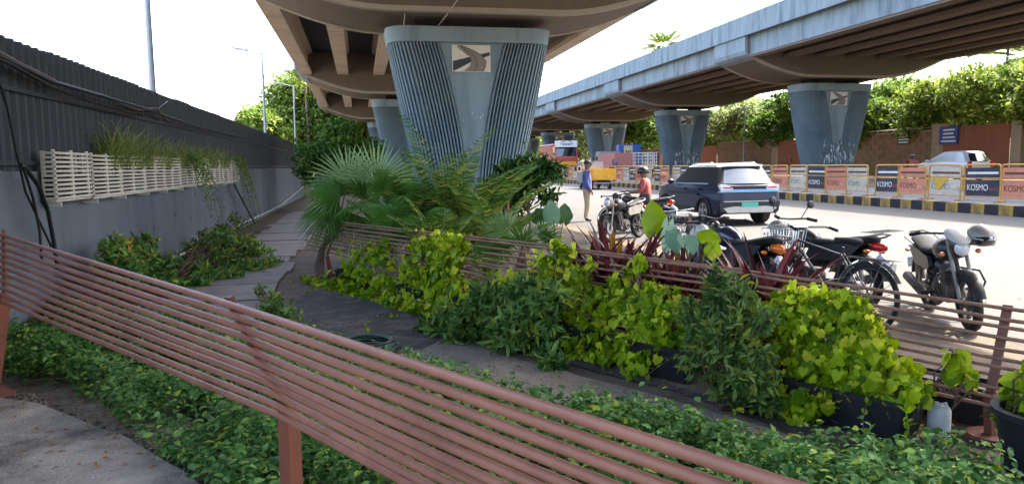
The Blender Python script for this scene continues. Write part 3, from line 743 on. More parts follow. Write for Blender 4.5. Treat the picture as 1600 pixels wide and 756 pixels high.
P0 = G(518,430); P3 = G(1550,688); FU = norm(P3-P0); FN = np.array([-FU[1], FU[0], 0.0]); FN = FN if FN[1] < 0 else -FN   # FN points into the garden
FLEN = np.linalg.norm(P3-P0)
def fence_at(px, off=0.0, z=0.0):
    r = ray(px, 300); d = np.array([r[0], r[1]]); q = (P0+FN*off)[:2]; A = np.array([d, -FU[:2]]).T
    s_ = np.linalg.solve(A, q); p = d*s_[0]; return np.array([p[0], p[1], z])
def on_fence(px, py, off=0.0):
    r = ray(px, py); q = P0+FN*off-EYE; t = (q@FN)/(r@FN); return EYE+r*t
far = thing('rod_railing', 'far railing of brown rods behind the climbing plants', 'railing', P0)
def sec(s_, top=.77, bot=.30, a=-.10, b=.09): 
    c = P0+FU*s_; return (c+FN*a+np.array([0,0,top]), c+FN*b+np.array([0,0,bot]))
E0 = (on_fence(507,337,-.15), on_fence(481,388,.25))
secs = [E0, sec(0,.80,.36), sec(FLEN*.5,.82,.30), sec(FLEN*.78,.80,.26,-.14,.14), sec(FLEN,.74,.24), sec(FLEN+2.2,.74,.26)]
rods(far, secs, 11, .0115, 'rod_far', P0, .012)
for s_ in (0, FLEN*.5, FLEN*.78, FLEN):
    a, b = sec(s_); f_ = P0+FU*s_
    MB().bar(a+FN*-.03-P0, b+FN*-.03-P0, .05, .015, up=FN).build('bracket', 'post_far', far)
    MB().bar(b-FN*.03-P0, f_-P0, .055).build('post', 'post_rust' if s_ == 0 else 'post_far', far)
    MB().disc(f_-P0+np.array([0,0,.03]), .13, .025, 18, 'z').build('base_plate', 'post_far', far)

# ------------------------------------------------------------------ planters, canister, hose
fa = math.atan2(FU[1], FU[0])
def planter(px, off, lab, w_=.62, d_=.30, h_=.29):
    p = fence_at(px, off); t = thing('planter_trough', lab, 'planter', p, fa+random.uniform(-.05,.05), 'black plastic planters along the railing')
    def rr(z, s_): return [(x*s_, y*s_, z) for x, y in ((-w_/2,-d_/2+.04),(-w_/2+.04,-d_/2),(w_/2-.04,-d_/2),(w_/2,-d_/2+.04),(w_/2,d_/2-.04),(w_/2-.04,d_/2),(-w_/2+.04,d_/2),(-w_/2,d_/2-.04))]
    MB().loft([rr(0,.86), rr(h_-.03,.98)]).build('tub', 'pot_black', t)
    MB().loft([rr(h_-.032,1.04), rr(h_,1.04), rr(h_,.94), rr(h_-.05,.93)]).build('rim', 'pot_black', t)
    return p
for px, off, lab in ((548,.30,'farthest black planter, at the left end of the far railing'), (650,.34,'black planter under the tallest yellow-green vine'), (745,.34,'black planter behind the left dark shrub'),
                     (845,.34,'black planter shaded by the dark shrub leaves'), (935,.32,'black planter under the middle yellow-green vine'), (1045,.34,'black planter left of the tall dark shrub'),
                     (1205,.36,'black planter behind the tall dark shrub'), (1352,.36,'long black planter left of the white canister'), (1500,-.30,'black planter behind the railing, right of the canister')):
    planter(px, off, lab, .72 if px == 1352 else .62, .26, .24)
p = fence_at(1655, .30); t = thing('plant_pot', 'round black pot cut by the right edge', 'pot', p)
MB().loft([[(r_*math.cos(a), r_*math.sin(a), z) for a in np.linspace(0, 2*math.pi, 20, endpoint=False)] for z, r_ in ((0,.17),(.30,.22),(.30,.24),(.33,.24),(.33,.20),(.28,.20))]).build('tub', 'pot_black', t, smooth=40)
p = G(1466,684); t = thing('plastic_canister', 'white plastic canister standing by the railing foot', 'canister', p, fa+.25)
def cr(z, a, b, c=.02): return [(x, y, z) for x, y in ((-a+c,-b),(a-c,-b),(a,-b+c),(a,b-c),(a-c,b),(-a+c,b),(-a,b-c),(-a,-b+c))]
MB().loft([cr(0,.052,.042),cr(.008,.058,.048),cr(.165,.058,.048),cr(.185,.05,.042),cr(.195,.035,.03)]).build('body', 'can_white', t, smooth=50)
MB().disc((-.02,0,.202), .018, .02, 12, 'z').build('screw_cap', 'can_white', t); MB().tube([(.045,0,.175),(.03,0,.215),(0,0,.20)], .008, 6).build('handle', 'can_white', t)
p = G(575,546); mb = MB(); a = np.linspace(0, 2*math.pi*5.2, 150)
mb.tube(np.stack([p[0]+(.23+.02*np.sin(a*.37))*np.cos(a)+.03*np.sin(a*.2), p[1]+(.23+.02*np.cos(a*.53))*np.sin(a), .02+.012*a/6.28+.006*np.sin(a*1.7)], 1), .011, 6)
mb.tube(np.array([G(455,548),G(480,536),G(510,540),G(540,552)])+np.array([0,0,.015]), .011, 6)
tag(mb.build('garden_hose', 'hose_green', smooth=True), 'dark green hose lying coiled on the weed membrane', 'hose')

def inpoly(p, poly):
    x, y = p[:, 0], p[:, 1]; c = np.zeros(len(p), bool); j = len(poly)-1
    for i in range(len(poly)):
        xi, yi = poly[i]; xj, yj = poly[j]
        hit = ((yi > y) != (yj > y)) & (x < (xj-xi)*(y-yi)/(yj-yi+1e-12)+xi); c ^= hit; j = i
    return c
# ------------------------------------------------------------------ climbing plants
def vine(lab, blobs, off, n, m='lf_vine', size=.10, feet=(), group='yellow-green climbing plants'):
    mb = MB(); st = MB(); W = np.array([b[2]**2 for b in blobs]); W = W/W.sum()
    base = fence_at(feet[0][0] if feet else blobs[0][0], off)
    for (px, py, r_), w_ in zip(blobs, W):
        r_ *= .92; py += 10
        c = on_fence(px, py, off); k = int(n*w_)
        d = norm(rng.normal(size=(k, 3))*np.array([1,1,.9]) + FN*.45+np.array([0,0,.25]))
        rad = r_*(.35+.72*rng.random((k, 1))**.7)*np.array([1.0, 1.0, .95]); lump = 1+.42*np.sin(d[:, :1]*7+px)*np.cos(d[:, 2:3]*6+py)+.22*rng.normal(size=(k, 1))*(rng.random((k, 1)) < .35)
        flat = d - FN*(d@FN)[:, None]*.62
        pos = c+flat*rad*lump; pos[:, 2] = np.maximum(pos[:, 2], .03)
        nr_ = norm(d*.7+np.array([0,0,.65])+FN*.35+rng.normal(size=(k,3))*.38)
        dr = norm(np.array([0,0,-.75])+d*.5+rng.normal(size=(k,3))*.5)
        s_ = size*(.6+.85*rng.random(k))
        leaves(mb, pos, dr, nr_, s_, s_*.98, T_HEART)
        for _ in range(3 if r_ > .12 else 0):               # stray runners hanging out of the mass
            q = c+norm(rng.normal(size=3)+FN*.5)*r_*.8; path = [q]; hd_ = norm(rng.normal(size=3)+FN*.4+np.array([0,0,.5]))*.05
            for i in range(random.randint(4, 9)): hd_ = hd_+np.array([0,0,-.014])+rng.normal(size=3)*.012; q = q+hd_; path.append(q)
            path = np.array(path); path[:, 2] = np.maximum(path[:, 2], .04); st.tube(path, .003, 4); kk = len(path)
            leaves(mb, path+rng.normal(size=path.shape)*.015, norm(rng.normal(size=path.shape)*.6+np.array([0,0,-.6])), norm(rng.normal(size=path.shape)*.4+FN*.5+np.array([0,0,.7])), size*(.5+.6*rng.random(kk)), size*.7, T_HEART)
        for _ in range(5):
            f_ = fence_at(px+random.uniform(-20,20), off, .25); e = c+rng.normal(size=3)*r_*.5
            st.tube([f_, (f_+e)/2+rng.normal(size=3)*.05, e], [.007,.005,.003], 5)
    t = thing('climbing_plant', lab, 'climber', base, 0, group)
    mb.build('foliage', m, t, origin=base, fix=False); st.build('stems', 'stem_brown', t, origin=base, fix=False)
def drape(lab, poly, n, m, size, foot, sd_=0):
    """a climber lying as a ragged mat over the rods and spilling over its planter; poly outlines its spread on the railing"""
    mb = MB(); st = MB(); base = fence_at(foot, .3); P = np.array(poly, float); lo_, hi_ = P.min(0)-14, P.max(0)+14
    q = lo_+(hi_-lo_)*rng.random((n*7, 2)); jit = rng.normal(size=q.shape)*7
    nz_ = np.sin(q[:, 0]*.085+sd_)*np.sin(q[:, 1]*.11+sd_*2)+.6*np.sin(q[:, 0]*.19+q[:, 1]*.13+sd_)+.4*np.sin(q[:, 0]*.05-q[:, 1]*.21)
    q = q[inpoly(q+jit, [tuple(x) for x in poly]) & (nz_ > -.75+.35*rng.normal(size=len(q)))][:n]; pos = []
    for px, py in q:
        off = .3
        for _ in range(5): z_ = on_fence(px, py, off)[2]; off = float(np.clip(.50-(z_-.12)*.85, .02, .52))
        pos.append(on_fence(px, py, off+random.gauss(-.05, .065)))
    pos = np.array(pos); pos[:, 2] = np.maximum(pos[:, 2], .03); k = len(pos)
    tilt = rng.normal(size=(k, 3))*.42; nr_ = norm(FN*.55+np.array([0,0,.75])+tilt); dr = norm(np.array([0,0,-.8])+FN*.35+rng.normal(size=(k,3))*.5)
    s2 = size*(.5+.95*rng.random(k)); leaves(mb, pos, dr, nr_, s2, s2*(.8+.35*rng.random(k)), T_HEART)
    for _ in range(26):
        e = pos[random.randrange(k)]; f_ = fence_at(foot, .3, .2)+FU*random.uniform(-.3,.3); st.tube([f_, (f_+e)/2+rng.normal(size=3)*.06, e-FN*.03], [.007,.005,.003], 5)
    for _ in range(9):                                      # loose runners
        e = pos[random.randrange(k)]; path = [e]; h_ = norm(rng.normal(size=3)+FN*.5+np.array([0,0,.2]))*.035
        for i in range(random.randint(4, 9)): h_ = h_+np.array([0,0,-.010])+rng.normal(size=3)*.010; e = e+h_; path.append(e)
        path = np.array(path); path[:, 2] = np.maximum(path[:, 2], .04); st.tube(path, .003, 4)
        leaves(mb, path[1:], norm(rng.normal(size=path[1:].shape)*.6+np.array([0,0,-.6])), norm(rng.normal(size=path[1:].shape)*.4+FN*.5+np.array([0,0,.7])), size*(.45+.5*rng.random(len(path)-1)), size*.65, T_HEART)
    t = thing('climbing_plant', lab, 'climber', base, 0, 'yellow-green climbing plants')
    mb.build('foliage', m, t, origin=base, fix=False); st.build('stems', 'stem_brown', t, origin=base, fix=False)
drape('small yellow-green vine at the left end of the far railing', [(478,455),(500,440),(530,428),(545,400),(575,376),(600,378),(612,400),(598,432),(578,450),(562,470),(540,490),(510,488),(490,475)], 812, 'lf_vine_dark', 0.068, 548, 1)
drape('tall yellow-green vine climbing over the far railing', [(585,480),(600,455),(620,432),(640,402),(650,376),(690,366),(725,376),(730,395),(715,420),(722,450),(702,480),(662,490),(632,512),(602,515),(582,500)], 1957, 'lf_vine', 0.070, 650, 2)
drape('yellow-green vine between the tall vine and dark shrub', [(722,442),(760,455),(790,432),(830,428),(850,402),(880,398),(886,420),(862,450),(852,485),(805,492),(760,492),(735,520),(720,500)], 1232, 'lf_vine', 0.067, 745, 3)
drape('bright yellow-green vine in the middle of the railing', [(875,485),(882,445),(908,405),(924,405),(916,445),(950,460),(985,445),(1040,442),(1064,470),(1052,520),(1020,560),(1000,590),(970,572),(940,562),(900,572),(880,540)], 1957, 'lf_vine', 0.062, 935, 4)
vine('few vine sprigs poking through the middle rods', [(985,415,.06),(880,385,.10),(1000,395,.05),(960,430,.06),(870,372,.07)], .08, 130, 'lf_vine', .075, feet=[(985,)])
drape('thin yellow-green vine threading through the tall dark shrub', [(1050,480),(1090,470),(1130,480),(1180,470),(1220,480),(1225,540),(1200,580),(1150,560),(1100,560),(1060,540)], 420, 'lf_vine_dark', .066, 1150, 6)
drape('largest yellow-green vine spilling over the long planter', [(1205,475),(1240,450),(1290,458),(1340,464),(1365,492),(1380,532),(1415,566),(1448,602),(1432,626),(1390,626),(1330,612),(1290,622),(1265,668),(1230,662),(1215,620),(1240,580),(1225,520)], 2900, 'lf_vine', 0.059, 1365, 5)
vine('sprig of vine hanging in the open rods', [(1490,545,.05),(1515,580,.05),(1485,570,.035)], .10, 46, 'lf_vine', .07, feet=[(1500,)])
vine('yellow-green vine leaves at the right edge by the post', [(1600,590,.07),(1612,620,.09),(1590,612,.05),(1625,645,.09),(1572,640,.03),(1620,560,.05)], .22, 300, 'lf_vine', .075, feet=[(1605,)])
# ------------------------------------------------------------------ shrubs
def shrub(lab, base, blobs, n, m, L=.10, W=.035, name='leafy_shrub', tip=None, cat='shrub', tmpl=T_LANCE, whorl=6, up=.25):
    """blobs are (centre, radius) in the place; leaves stand in whorls on twigs"""
    mb = MB(); st = MB(); tp = MB(); base = np.array(base, float); tot = sum(b[1]**2 for b in blobs)
    for c, r_ in blobs:
        c = np.array(c, float); k = max(3, int(n*r_**2/tot/whorl))
        d = norm(rng.normal(size=(k, 3))+np.array([0,0,.35])); tips = c+d*r_*(.35+.65*rng.random((k,1))**.5)
        tips[:, 2] = np.maximum(tips[:, 2], .05)
        for q in range(min(k, 7)): 
            e = tips[q]; b0 = base+np.array([random.uniform(-.05,.05), random.uniform(-.05,.05), 0]); st.tube([b0, b0+(c-b0)*.5+rng.normal(size=3)*.03, e], [.007,.005,.002], 5)
        pos = np.repeat(tips, whorl, 0); ax = np.repeat(norm(d+np.array([0,0,.5])), whorl, 0)
        pos = pos - ax*(rng.random((len(pos),1))*.10)
        dr = norm(rng.normal(size=pos.shape)+ax*up*2); nr_ = norm(ax+rng.normal(size=pos.shape)*.3)
        s_ = L*(.6+.7*rng.random(len(pos)))
        tgt = mb
        if tip is not None:
            top = rng.random(len(pos)) < .12*(pos[:, 2] > c[2]+r_*.25)
            leaves(tp, pos[top], dr[top], nr_[top], s_[top], s_[top]*W/L, tmpl); pos, dr, nr_, s_ = pos[~top], dr[~top], nr_[~top], s_[~top]
        leaves(mb, pos, dr, nr_, s_, s_*W/L, tmpl)
    t = thing(name, lab, cat, base); mb.build('foliage', m, t, origin=base, fix=False); st.build('stems', 'stem_brown', t, origin=base, fix=False)
    if tp.n: tp.build('young_leaves', tip, t, origin=base, fix=False)
def gb(px, py, off, r_): return (on_fence(px, py, off), r_)
shrub('dark green lance-leaved shrub left of the gravel', fence_at(770,.75), [gb(700,530,.85,.20),(on_fence(740,510,.85),.22),gb(675,540,.9,.14),gb(720,580,.95,.12),gb(860,590,.9,.11),gb(780,500,.7,.2),gb(830,480,.6,.2),gb(850,520,.6,.18),gb(800,545,.75,.18),gb(690,560,.8,.12),gb(850,575,.75,.10),gb(780,575,.8,.10),gb(740,560,.8,.17),gb(800,520,.85,.2),gb(760,470,.7,.18),gb(820,455,.6,.16),gb(860,470,.6,.15),gb(700,500,.8,.16)], 6500, 'lf_shrub', .115, .038)
shrub('tall dark shrub with small leaves in front of the railing', fence_at(1135,.65), [gb(1130,470,.5,.15),gb(1090,500,.5,.16),gb(1150,510,.55,.17),gb(1110,550,.6,.17),gb(1170,560,.6,.16),gb(1140,600,.65,.16),gb(1195,590,.6,.12),gb(1085,560,.6,.12),gb(1190,500,.5,.11),gb(1120,440,.45,.09),gb(1200,630,.6,.10),gb(1160,455,.4,.08),gb(1130,530,.75,.16),gb(1160,600,.75,.14),gb(1100,520,.7,.14)], 6000, 'lf_shrub2', .082, .028)
def at_ground(px, py): return G(px, py)
def wl(px, py, L): return GL(px, py, L)
shrub('yellow-tipped shrub against the grey wall at left', (-2.85,7.9,0), [(wl(190,396,-2.75),.24),(wl(228,384,-2.75),.18),(wl(188,425,-2.6),.28),(wl(228,420,-2.6),.26),(wl(175,392,-2.7),.14)], 2300, 'lf_cover', .10, .036, tip='lf_tip')
shrub('big mixed shrub with orange tips beside the slab path', (-2.5,9.4,0), [(wl(360,430,-2.1),.40),(wl(330,400,-2.3),.28),(wl(390,405,-2.0),.32),(wl(385,460,-1.8),.36),(wl(310,440,-2.3),.32),(wl(345,378,-2.2),.24),(wl(410,485,-1.6),.30),(wl(385,388,-2.0),.26),(wl(425,470,-1.5),.22),(wl(330,375,-2.3),.16),(wl(350,470,-2.0),.32),(wl(405,435,-1.9),.26)], 5200, 'lf_cover', .12, .042, tip='lf_tip')
shrub('low leafy shrub between the two wall shrubs', (-2.7,8.6,0), [(wl(285,430,-2.5),.26),(wl(268,412,-2.6),.18),(wl(300,460,-2.3),.28),(wl(262,450,-2.4),.25)], 1500, 'lf_cover', .11, .045)
shrub('low plants spilling over the end of the slab path', G(440,492), [(G(420,490,.1),.2),(G(450,495,.08),.16),(G(430,470,.15),.13),(G(405,455,.12),.12)], 480, 'lf_shrub', .08, .028)
shrub('dark weedy growth at the far foot of the wall', (-2.8,15.5,0), [((-2.8,14.5,.25),.3),((-2.8,16.2,.25),.3),((-2.8,18.0,.3),.3),((-2.75,13.2,.2),.25)], 900, 'lf_shrub2', .09, .035)
shrub('yellowing sapling among the ground cover at bottom right', G(1130,690), [(G(1110,670,.12),.10),(G(1140,680,.15),.11),(G(1090,665,.1),.08),(G(1150,690,.2),.08)], 180, 'lf_shrub', .085, .03, tip='lf_tip')
# ------------------------------------------------------------------ ground cover
pl = [(-30,530),(60,512),(190,505),(290,520),(420,546),(520,570),(640,606),(760,638),(900,660),(1020,685),(1200,702),(1350,726),(1480,752),(1560,775),(1700,830),(1700,1100),(1000,1250),(520,980),(330,775),(250,725),(190,690),(170,650),(100,605),(20,605)]
poly = [tuple(G(*q)[:2]) for q in pl]; pa = np.array(poly); lo, hi = pa.min(0), pa.max(0)
N = 95000; pts = lo+(hi-lo)*rng.random((N*6, 2)); pts = pts[inpoly(pts, poly)]
dst = np.hypot(pts[:, 0], pts[:, 1]); keep = rng.random(len(pts)) < np.clip(1.15-.02*dst, .3, 1)
pts = pts[keep][:N]
hgt = .15+.07*np.sin(pts[:, 0]*3.1+1)*np.cos(pts[:, 1]*2.7)+.06*np.sin(pts[:, 0]*7.3+pts[:, 1]*5.9)+.07*np.sin(pts[:, 0]*17+2*np.sin(pts[:, 1]*6))*np.sin(pts[:, 1]*19)
bare = np.sin(pts[:, 0]*2.3+1.7*np.sin(pts[:, 1]*1.9))*np.sin(pts[:, 1]*2.9+.8)+.35*rng.normal(size=len(pts)); kp = bare > -.55; pts, hgt = pts[kp], hgt[kp]
hgt = hgt*1.12+.08*np.maximum(0, np.sin(pts[:, 0]*1.9+.7)*np.sin(pts[:, 1]*2.2+.4))
z = np.maximum(hgt, .05)*rng.random(len(pts))**.5+(rng.random(len(pts)) < .06)*.06
mb = MB(); k = len(pts); nr_ = norm(rng.normal(size=(k,3))*.45+np.array([0,0,1])); dr = norm(rng.normal(size=(k,3))*np.array([1,1,.35]))
s_ = .046*(.45+1.0*rng.random(k)); leaves(mb, np.column_stack([pts, z+.02]), dr, nr_, s_, s_*.62, T_LANCE)
gc = kind(mb.build('ground_cover', 'lf_cover', fix=False), 'stuff'); gc['label'] = 'low dark green creeping ground cover'
# long arching shoots that stand out of the ground cover
def shoot(lab, pts, n, m='lf_cover'):
    path = np.array(pts); mb = MB(); st = MB(); tt = np.linspace(0, 1, 14); q = np.array([[np.interp(t, np.linspace(0,1,len(path)), path[:, c]) for c in range(3)] for t in tt])
    st.tube(q, .004, 5); idx = rng.integers(1, 14, n); pos = q[idx]; s_ = .055*(.6+.6*rng.random(n))
    leaves(mb, pos, norm(rng.normal(size=(n,3))+np.array([0,0,.3])), norm(rng.normal(size=(n,3))*.4+np.array([0,0,1])), s_, s_*.5, T_LANCE)
    t = thing('weed_shoot', lab, 'weed', path[0]); st.build('stem', 'stem_green', t, origin=path[0], fix=False); mb.build('foliage', m, t, origin=path[0], fix=False)
shoot('long pale weed shoot leaning right below the canister', [G(1400,700), AT(1440,670,3.9), AT(1500,695,3.7), AT(1560,735,3.5)], 16, 'lf_vine_dark')
shoot('upright pale weed shoot left of the canister', [G(1425,702), AT(1420,680,3.9), AT(1416,645,3.9)], 12, 'lf_vine_dark')
shoot('small upright weed on the black membrane', [G(573,532), AT(573,518,6.7), AT(572,505,6.7)], 8, 'lf_vine_dark')
shoot('pale weed on the path edge left of the membrane', [G(460,510), AT(466,500,7.5), AT(470,490,7.5)], 12, 'lf_vine_dark')
# fallen leaves
mb = MB(); P_ = []
for _ in range(420):
    q = G(random.uniform(450,1500), random.uniform(500,720)); 
    P_.append((q[0], q[1], .012))
for _ in range(120): P_.append((random.uniform(4.2,9), random.uniform(4,22), .008))
for _ in range(60): q = G(random.uniform(0,260), random.uniform(640,750)); P_.append((q[0], q[1], .057))
k = len(P_); leaves(mb, np.array(P_), norm(rng.normal(size=(k,3))*np.array([1,1,.05])), norm(rng.normal(size=(k,3))*.15+np.array([0,0,1])), .035+.03*rng.random(k), .02, T_DIAMOND)
kind(mb.build('leaf_litter', 'lf_litter', fix=False), 'stuff')

# ------------------------------------------------------------------ palms and border plants behind the far railing
def fan_leaf(hub, axis, nrm, Rr, n=26, spread=R(185), droop=.25):
    hub = np.array(hub, float); ax = norm(np.array(axis, float)); nn = np.array(nrm, float); nn = norm(nn-ax*(nn@ax)); sdv = np.cross(nn, ax)
    mb = MB(); vs = [hub]; fs = []
    def pt(a, r_, lift=0): 
        q = hub+(ax*math.cos(a)+sdv*math.sin(a))*r_+nn*lift; q = q.copy(); q[2] -= droop*Rr*(r_/Rr)**2.5; return q
    da = spread/n
    for i in range(n):
        a = -spread/2+da*(i+.5)+random.uniform(-.25,.25)*da; rr = Rr*(.86+.14*math.cos(a*.7))*random.uniform(.94,1.05)
        b = len(vs); vs += [pt(a-da*.5, rr*.36, -.014), pt(a, rr*.38, .014), pt(a+da*.5, rr*.36, -.014), pt(a-da*.24, rr*.68, 0), pt(a, rr*.68, .014), pt(a+da*.24, rr*.68, 0), pt(a, rr, 0)]
        fs += [(0,b,b+1),(0,b+1,b+2),(b,b+3,b+4,b+1),(b+1,b+4,b+5,b+2),(b+3,b+6,b+4),(b+4,b+6,b+5)]
    return mb.add(vs, fs)
def fan_palm(lab, base, trunk, fans, m='lf_fan'):
    t = thing('fan_palm', lab, 'palm', base); base = np.array(base); MB().tube(np.array(trunk)-base, [.055+.015*math.sin(i*2) for i in range(len(trunk))], 8).build('trunk', 'bark', t)
    crown = np.array(trunk[-1])
    for hub, axis, nr_, rr, dr, mm in fans:
        hub = np.array(hub); l_ = fan_leaf(hub, axis, nr_, rr, droop=dr); lf = l_.build('fan_leaf', mm or m, t, origin=base, fix=False)
        MB().tube(np.array([crown, (crown+hub)/2+np.array([0,0,.06]), hub])-base, [.012,.010,.008], 5).build('leaf_stalk', 'stem_green', lf)
D = 11.6
fwd = norm(np.array([FWD[0], FWD[1], 0])); rg = R0.copy(); upz = np.array([0,0,1.0])
def sc(x, y, d=0): return rg*x+upz*y+fwd*d
c0 = AT(540,330,D)
fan_palm('big fan palm on a bent brown trunk at the left railing end', G(500,436), [G(500,436), AT(499,415,11.0), AT(503,390,11.1), AT(518,365,11.3), AT(530,345,11.5)],
    [(AT(530,305,11.3), sc(-.9,.25,-.2), sc(.25,.75,-.6), .66, .15, None), (AT(545,285,11.6), sc(-.6,.75,.1), sc(.2,.3,-.9), .72, .10, 'lf_fan_pale'), (AT(588,285,11.6), sc(.0,1,.1), sc(.1,.2,-1), .72, .05, 'lf_fan_pale'),
     (AT(530,320,11.2), sc(-.85,-.35,-.3), sc(-.1,.8,-.6), .72, .35, None), (AT(555,335,11.0), sc(-.35,-.8,-.4), sc(-.1,.5,-.9), .55, .3, None), (AT(610,300,11.7), sc(.55,.8,.2), sc(-.4,.4,-.8), .62, .08, None),
     (AT(600,330,11.4), sc(.8,.25,-.1), sc(.1,.7,-.7), .6, .3, None), (AT(570,310,11.5), sc(.1,.6,-.5), sc(0,.6,-.8), .55, .2, None), (AT(560,300,12.0), sc(-.2,.6,.8), sc(0,.8,-.5), .6, .2, None), (AT(625,345,11.2), sc(.7,-.3,-.3), sc(.2,.8,-.6), .5, .35, None),
     (AT(600,300,11.2), sc(-.3,.7,-.5), sc(.3,.5,-.8), .45, .15, None), (AT(640,310,11.9), sc(.5,.9,.1), sc(-.2,.2,-1), .5, .1, None), (AT(560,320,11.0), sc(.4,.1,-.9), sc(0,.9,-.3), .45, .4, None), (AT(515,330,11.0), sc(-.9,-.1,-.4), sc(.1,.9,-.4), .5, .4, None), (AT(590,350,10.9), sc(.3,-.7,-.5), sc(0,.7,-.7), .42, .35, None)])
b = fence_at(815,-.9)
fan_palm('low fan palm with a broad leaf behind the middle rods', b, [b, b+np.array([0,0,.3]), b+np.array([0,0,.55])],
    [(AT(815,385,8.6), sc(.1,.9,-.3), sc(0,.5,-.9), .36, .1, None), (AT(775,378,8.2), sc(-.5,-.6,-.6), sc(0,.9,-.5), .36, .45, None), (AT(845,375,8.8), sc(.7,.5,0), sc(0,.6,-.8), .33, .2, None), (AT(790,360,8.9), sc(-.6,.6,0), sc(.2,.4,-.9), .34, .15, 'lf_fan_pale')])
b = fence_at(640,-.7)
fan_palm('small fan palm drooping in front of the feather palms', b, [b, b+np.array([0,0,.4]), b+np.array([0,0,.7])],
    [(AT(640,352,10.4), sc(-.2,-.5,-.5), sc(0,.9,-.5), .48, .4, None), (AT(660,345,10.4), sc(.5,.3,-.4), sc(0,.8,-.6), .45, .3, None), (AT(615,340,10.4), sc(-.7,.3,-.2), sc(0,.8,-.6), .45, .25, None)])
def frond(mb, base, az, el, ln, bend, n=24, lw=.012, ll=.30):
    p = np.array(base, float); e = el; k = 14; path = []
    h = np.array([math.cos(az), math.sin(az), 0.0])
    for i in range(k+1):
        path.append(p.copy()); p = p+(h*math.cos(e)+np.array([0,0,math.sin(e)]))*ln/k; e -= bend/k*(.5+i/k)
    path = np.array(path); mb.tube(path, np.linspace(.009,.003,k+1), 4, caps=False)
    sdv = np.array([-math.sin(az), math.cos(az), 0.0]); P_, Dd, Nn, LL = [], [], [], []
    for i in range(n):
        t = .22+.78*i/n; x = t*k; j = min(int(x), k-1); q = path[j]+(path[j+1]-path[j])*(x-j); d = norm(path[j+1]-path[j]); up_ = np.cross(d, sdv)*-1
        l_ = ll*math.sin(math.pi*(.18+.72*t))
        for s_ in (-1, 1): P_.append(q); Dd.append(sdv*s_*.8+d*.62-np.array([0,0,.18])+up_*.15); Nn.append(up_+sdv*s_*-.5+np.array([0,0,.01])); LL.append(l_*random.uniform(.85,1.1))
    LL = np.array(LL); leaves(mb, np.array(P_), np.array(Dd), np.array(Nn), LL, LL*0+lw*2.2, (T_LANCE[0]*np.array([1,1,.9]), T_LANCE[1]))
def feather_palm(lab, base, n, ln, m='lf_areca', el=(.95,1.5), name='feather_palm', ll=.3):
    base = np.array(base); t = thing(name, lab, 'palm', base)
    for i in range(n):
        mb = MB(); a = 6.283*i/n*1.618*2+random.uniform(-.3,.3); frond(mb, (random.uniform(-.08,.08), random.uniform(-.08,.08), .25), a, random.uniform(*el), ln*random.uniform(.7,1.1), random.uniform(.7,1.5), ll=ll, lw=.016)
        mb.build('frond', m, t, fix=False)
    for i in range(4): MB().tube([(random.uniform(-.06,.06), random.uniform(-.06,.06), 0), (random.uniform(-.1,.1), random.uniform(-.1,.1), .6)], [.02,.014], 6).build('cane', 'stem_green', t)
feather_palm('tallest feather palm in front of the near pier', fence_at(690,-2.2), 18, 2.3)
feather_palm('feather palm with arching fronds left of the tallest', fence_at(645,-1.5), 14, 1.7)
feather_palm('brownish feather palm right of the tallest by the pier', fence_at(745,-2.2), 14, 1.75)
feather_palm('dense low feather palm just behind the rods', fence_at(690,-.7), 14, 1.05, ll=.24)
feather_palm('low feather palm under the flowering shrub', fence_at(775,-1.6), 11, 1.2, ll=.24)
feather_palm('low feather palm beside the fan palm trunk', fence_at(610,-1.6), 11, 1.3, ll=.26)
def rosette(name, lab, base, n, ln, wd, m, el=(.5,1.4), bend=(.3,1.3), cat='plant', stem=.15, group=None):
    base = np.array(base); t = thing(name, lab, cat, base, 0, group); mb = MB()
    for i in range(n): strap(mb, (random.uniform(-.03,.03), random.uniform(-.03,.03), stem*random.uniform(.5,1.2)), 6.283*i*.618, random.uniform(*el), ln*random.uniform(.6,1.1), wd*random.uniform(.8,1.15), random.uniform(*bend))
    mb.build('foliage', m, t, fix=False); MB().tube([(0,0,0),(0,0,stem*1.3)], [.02,.015], 6).build('stem', 'stem_brown', t)
for k, (px, off, ln, lab) in enumerate(((925,-.5,.62,'dark red strap-leaved plant left of the parked black motorcycle'), (955,-.45,.70,'dark red strap-leaved plant below the black motorcycle'), (985,-.5,.68,'dark red strap-leaved plant left of the big upright leaf'),
     (1030,-.45,.58,'dark red strap-leaved plant below the big upright leaf'), (1065,-.4,.55,'red and orange strap-leaved plant right of the upright leaf'), (1095,-.45,.45,'small dark red strap-leaved plant by the blue-green leaves'),
     (1170,-.45,.55,'dark purple strap-leaved plant below the blue motorcycle'), (1200,-.4,.66,'dark purple strap-leaved plant left of the bicycle'), (1225,-.45,.6,'dark purple strap-leaved plant touching the bicycle wheel'), (1010,-.25,.5,'dark red strap-leaved plant close behind the rods'))):
    rosette('strap_leaf_plant', lab, fence_at(px, off), 70, ln*1.45, .043, 'lf_cordy', el=(.6,1.52), bend=(.3,1.4), group='dark red border plants')
for px, off, lab in ((865,-1.2,'yellow-green striped border plant under the small tree'), (895,-.9,'yellow-green striped border plant behind the vine sprig'), (920,-1.0,'yellow-green striped border plant nearest the standing man'), (845,-1.5,'yellow-green border plant beside the fan palm leaf'), (1145,-.5,'small yellow-green plant below the blue motorcycle')):
    rosette('striped_plant', lab, fence_at(px, off), 46, .62 if px < 1000 else .35, .04, 'lf_yellow', el=(.3,1.4), bend=(.4,1.5))
rosette('striped_plant', 'brown-yellow strappy plant in front of the pier', fence_at(760,-1.1), 40, .6, .03, 'lf_grass', el=(.4,1.4), bend=(.4,1.6))
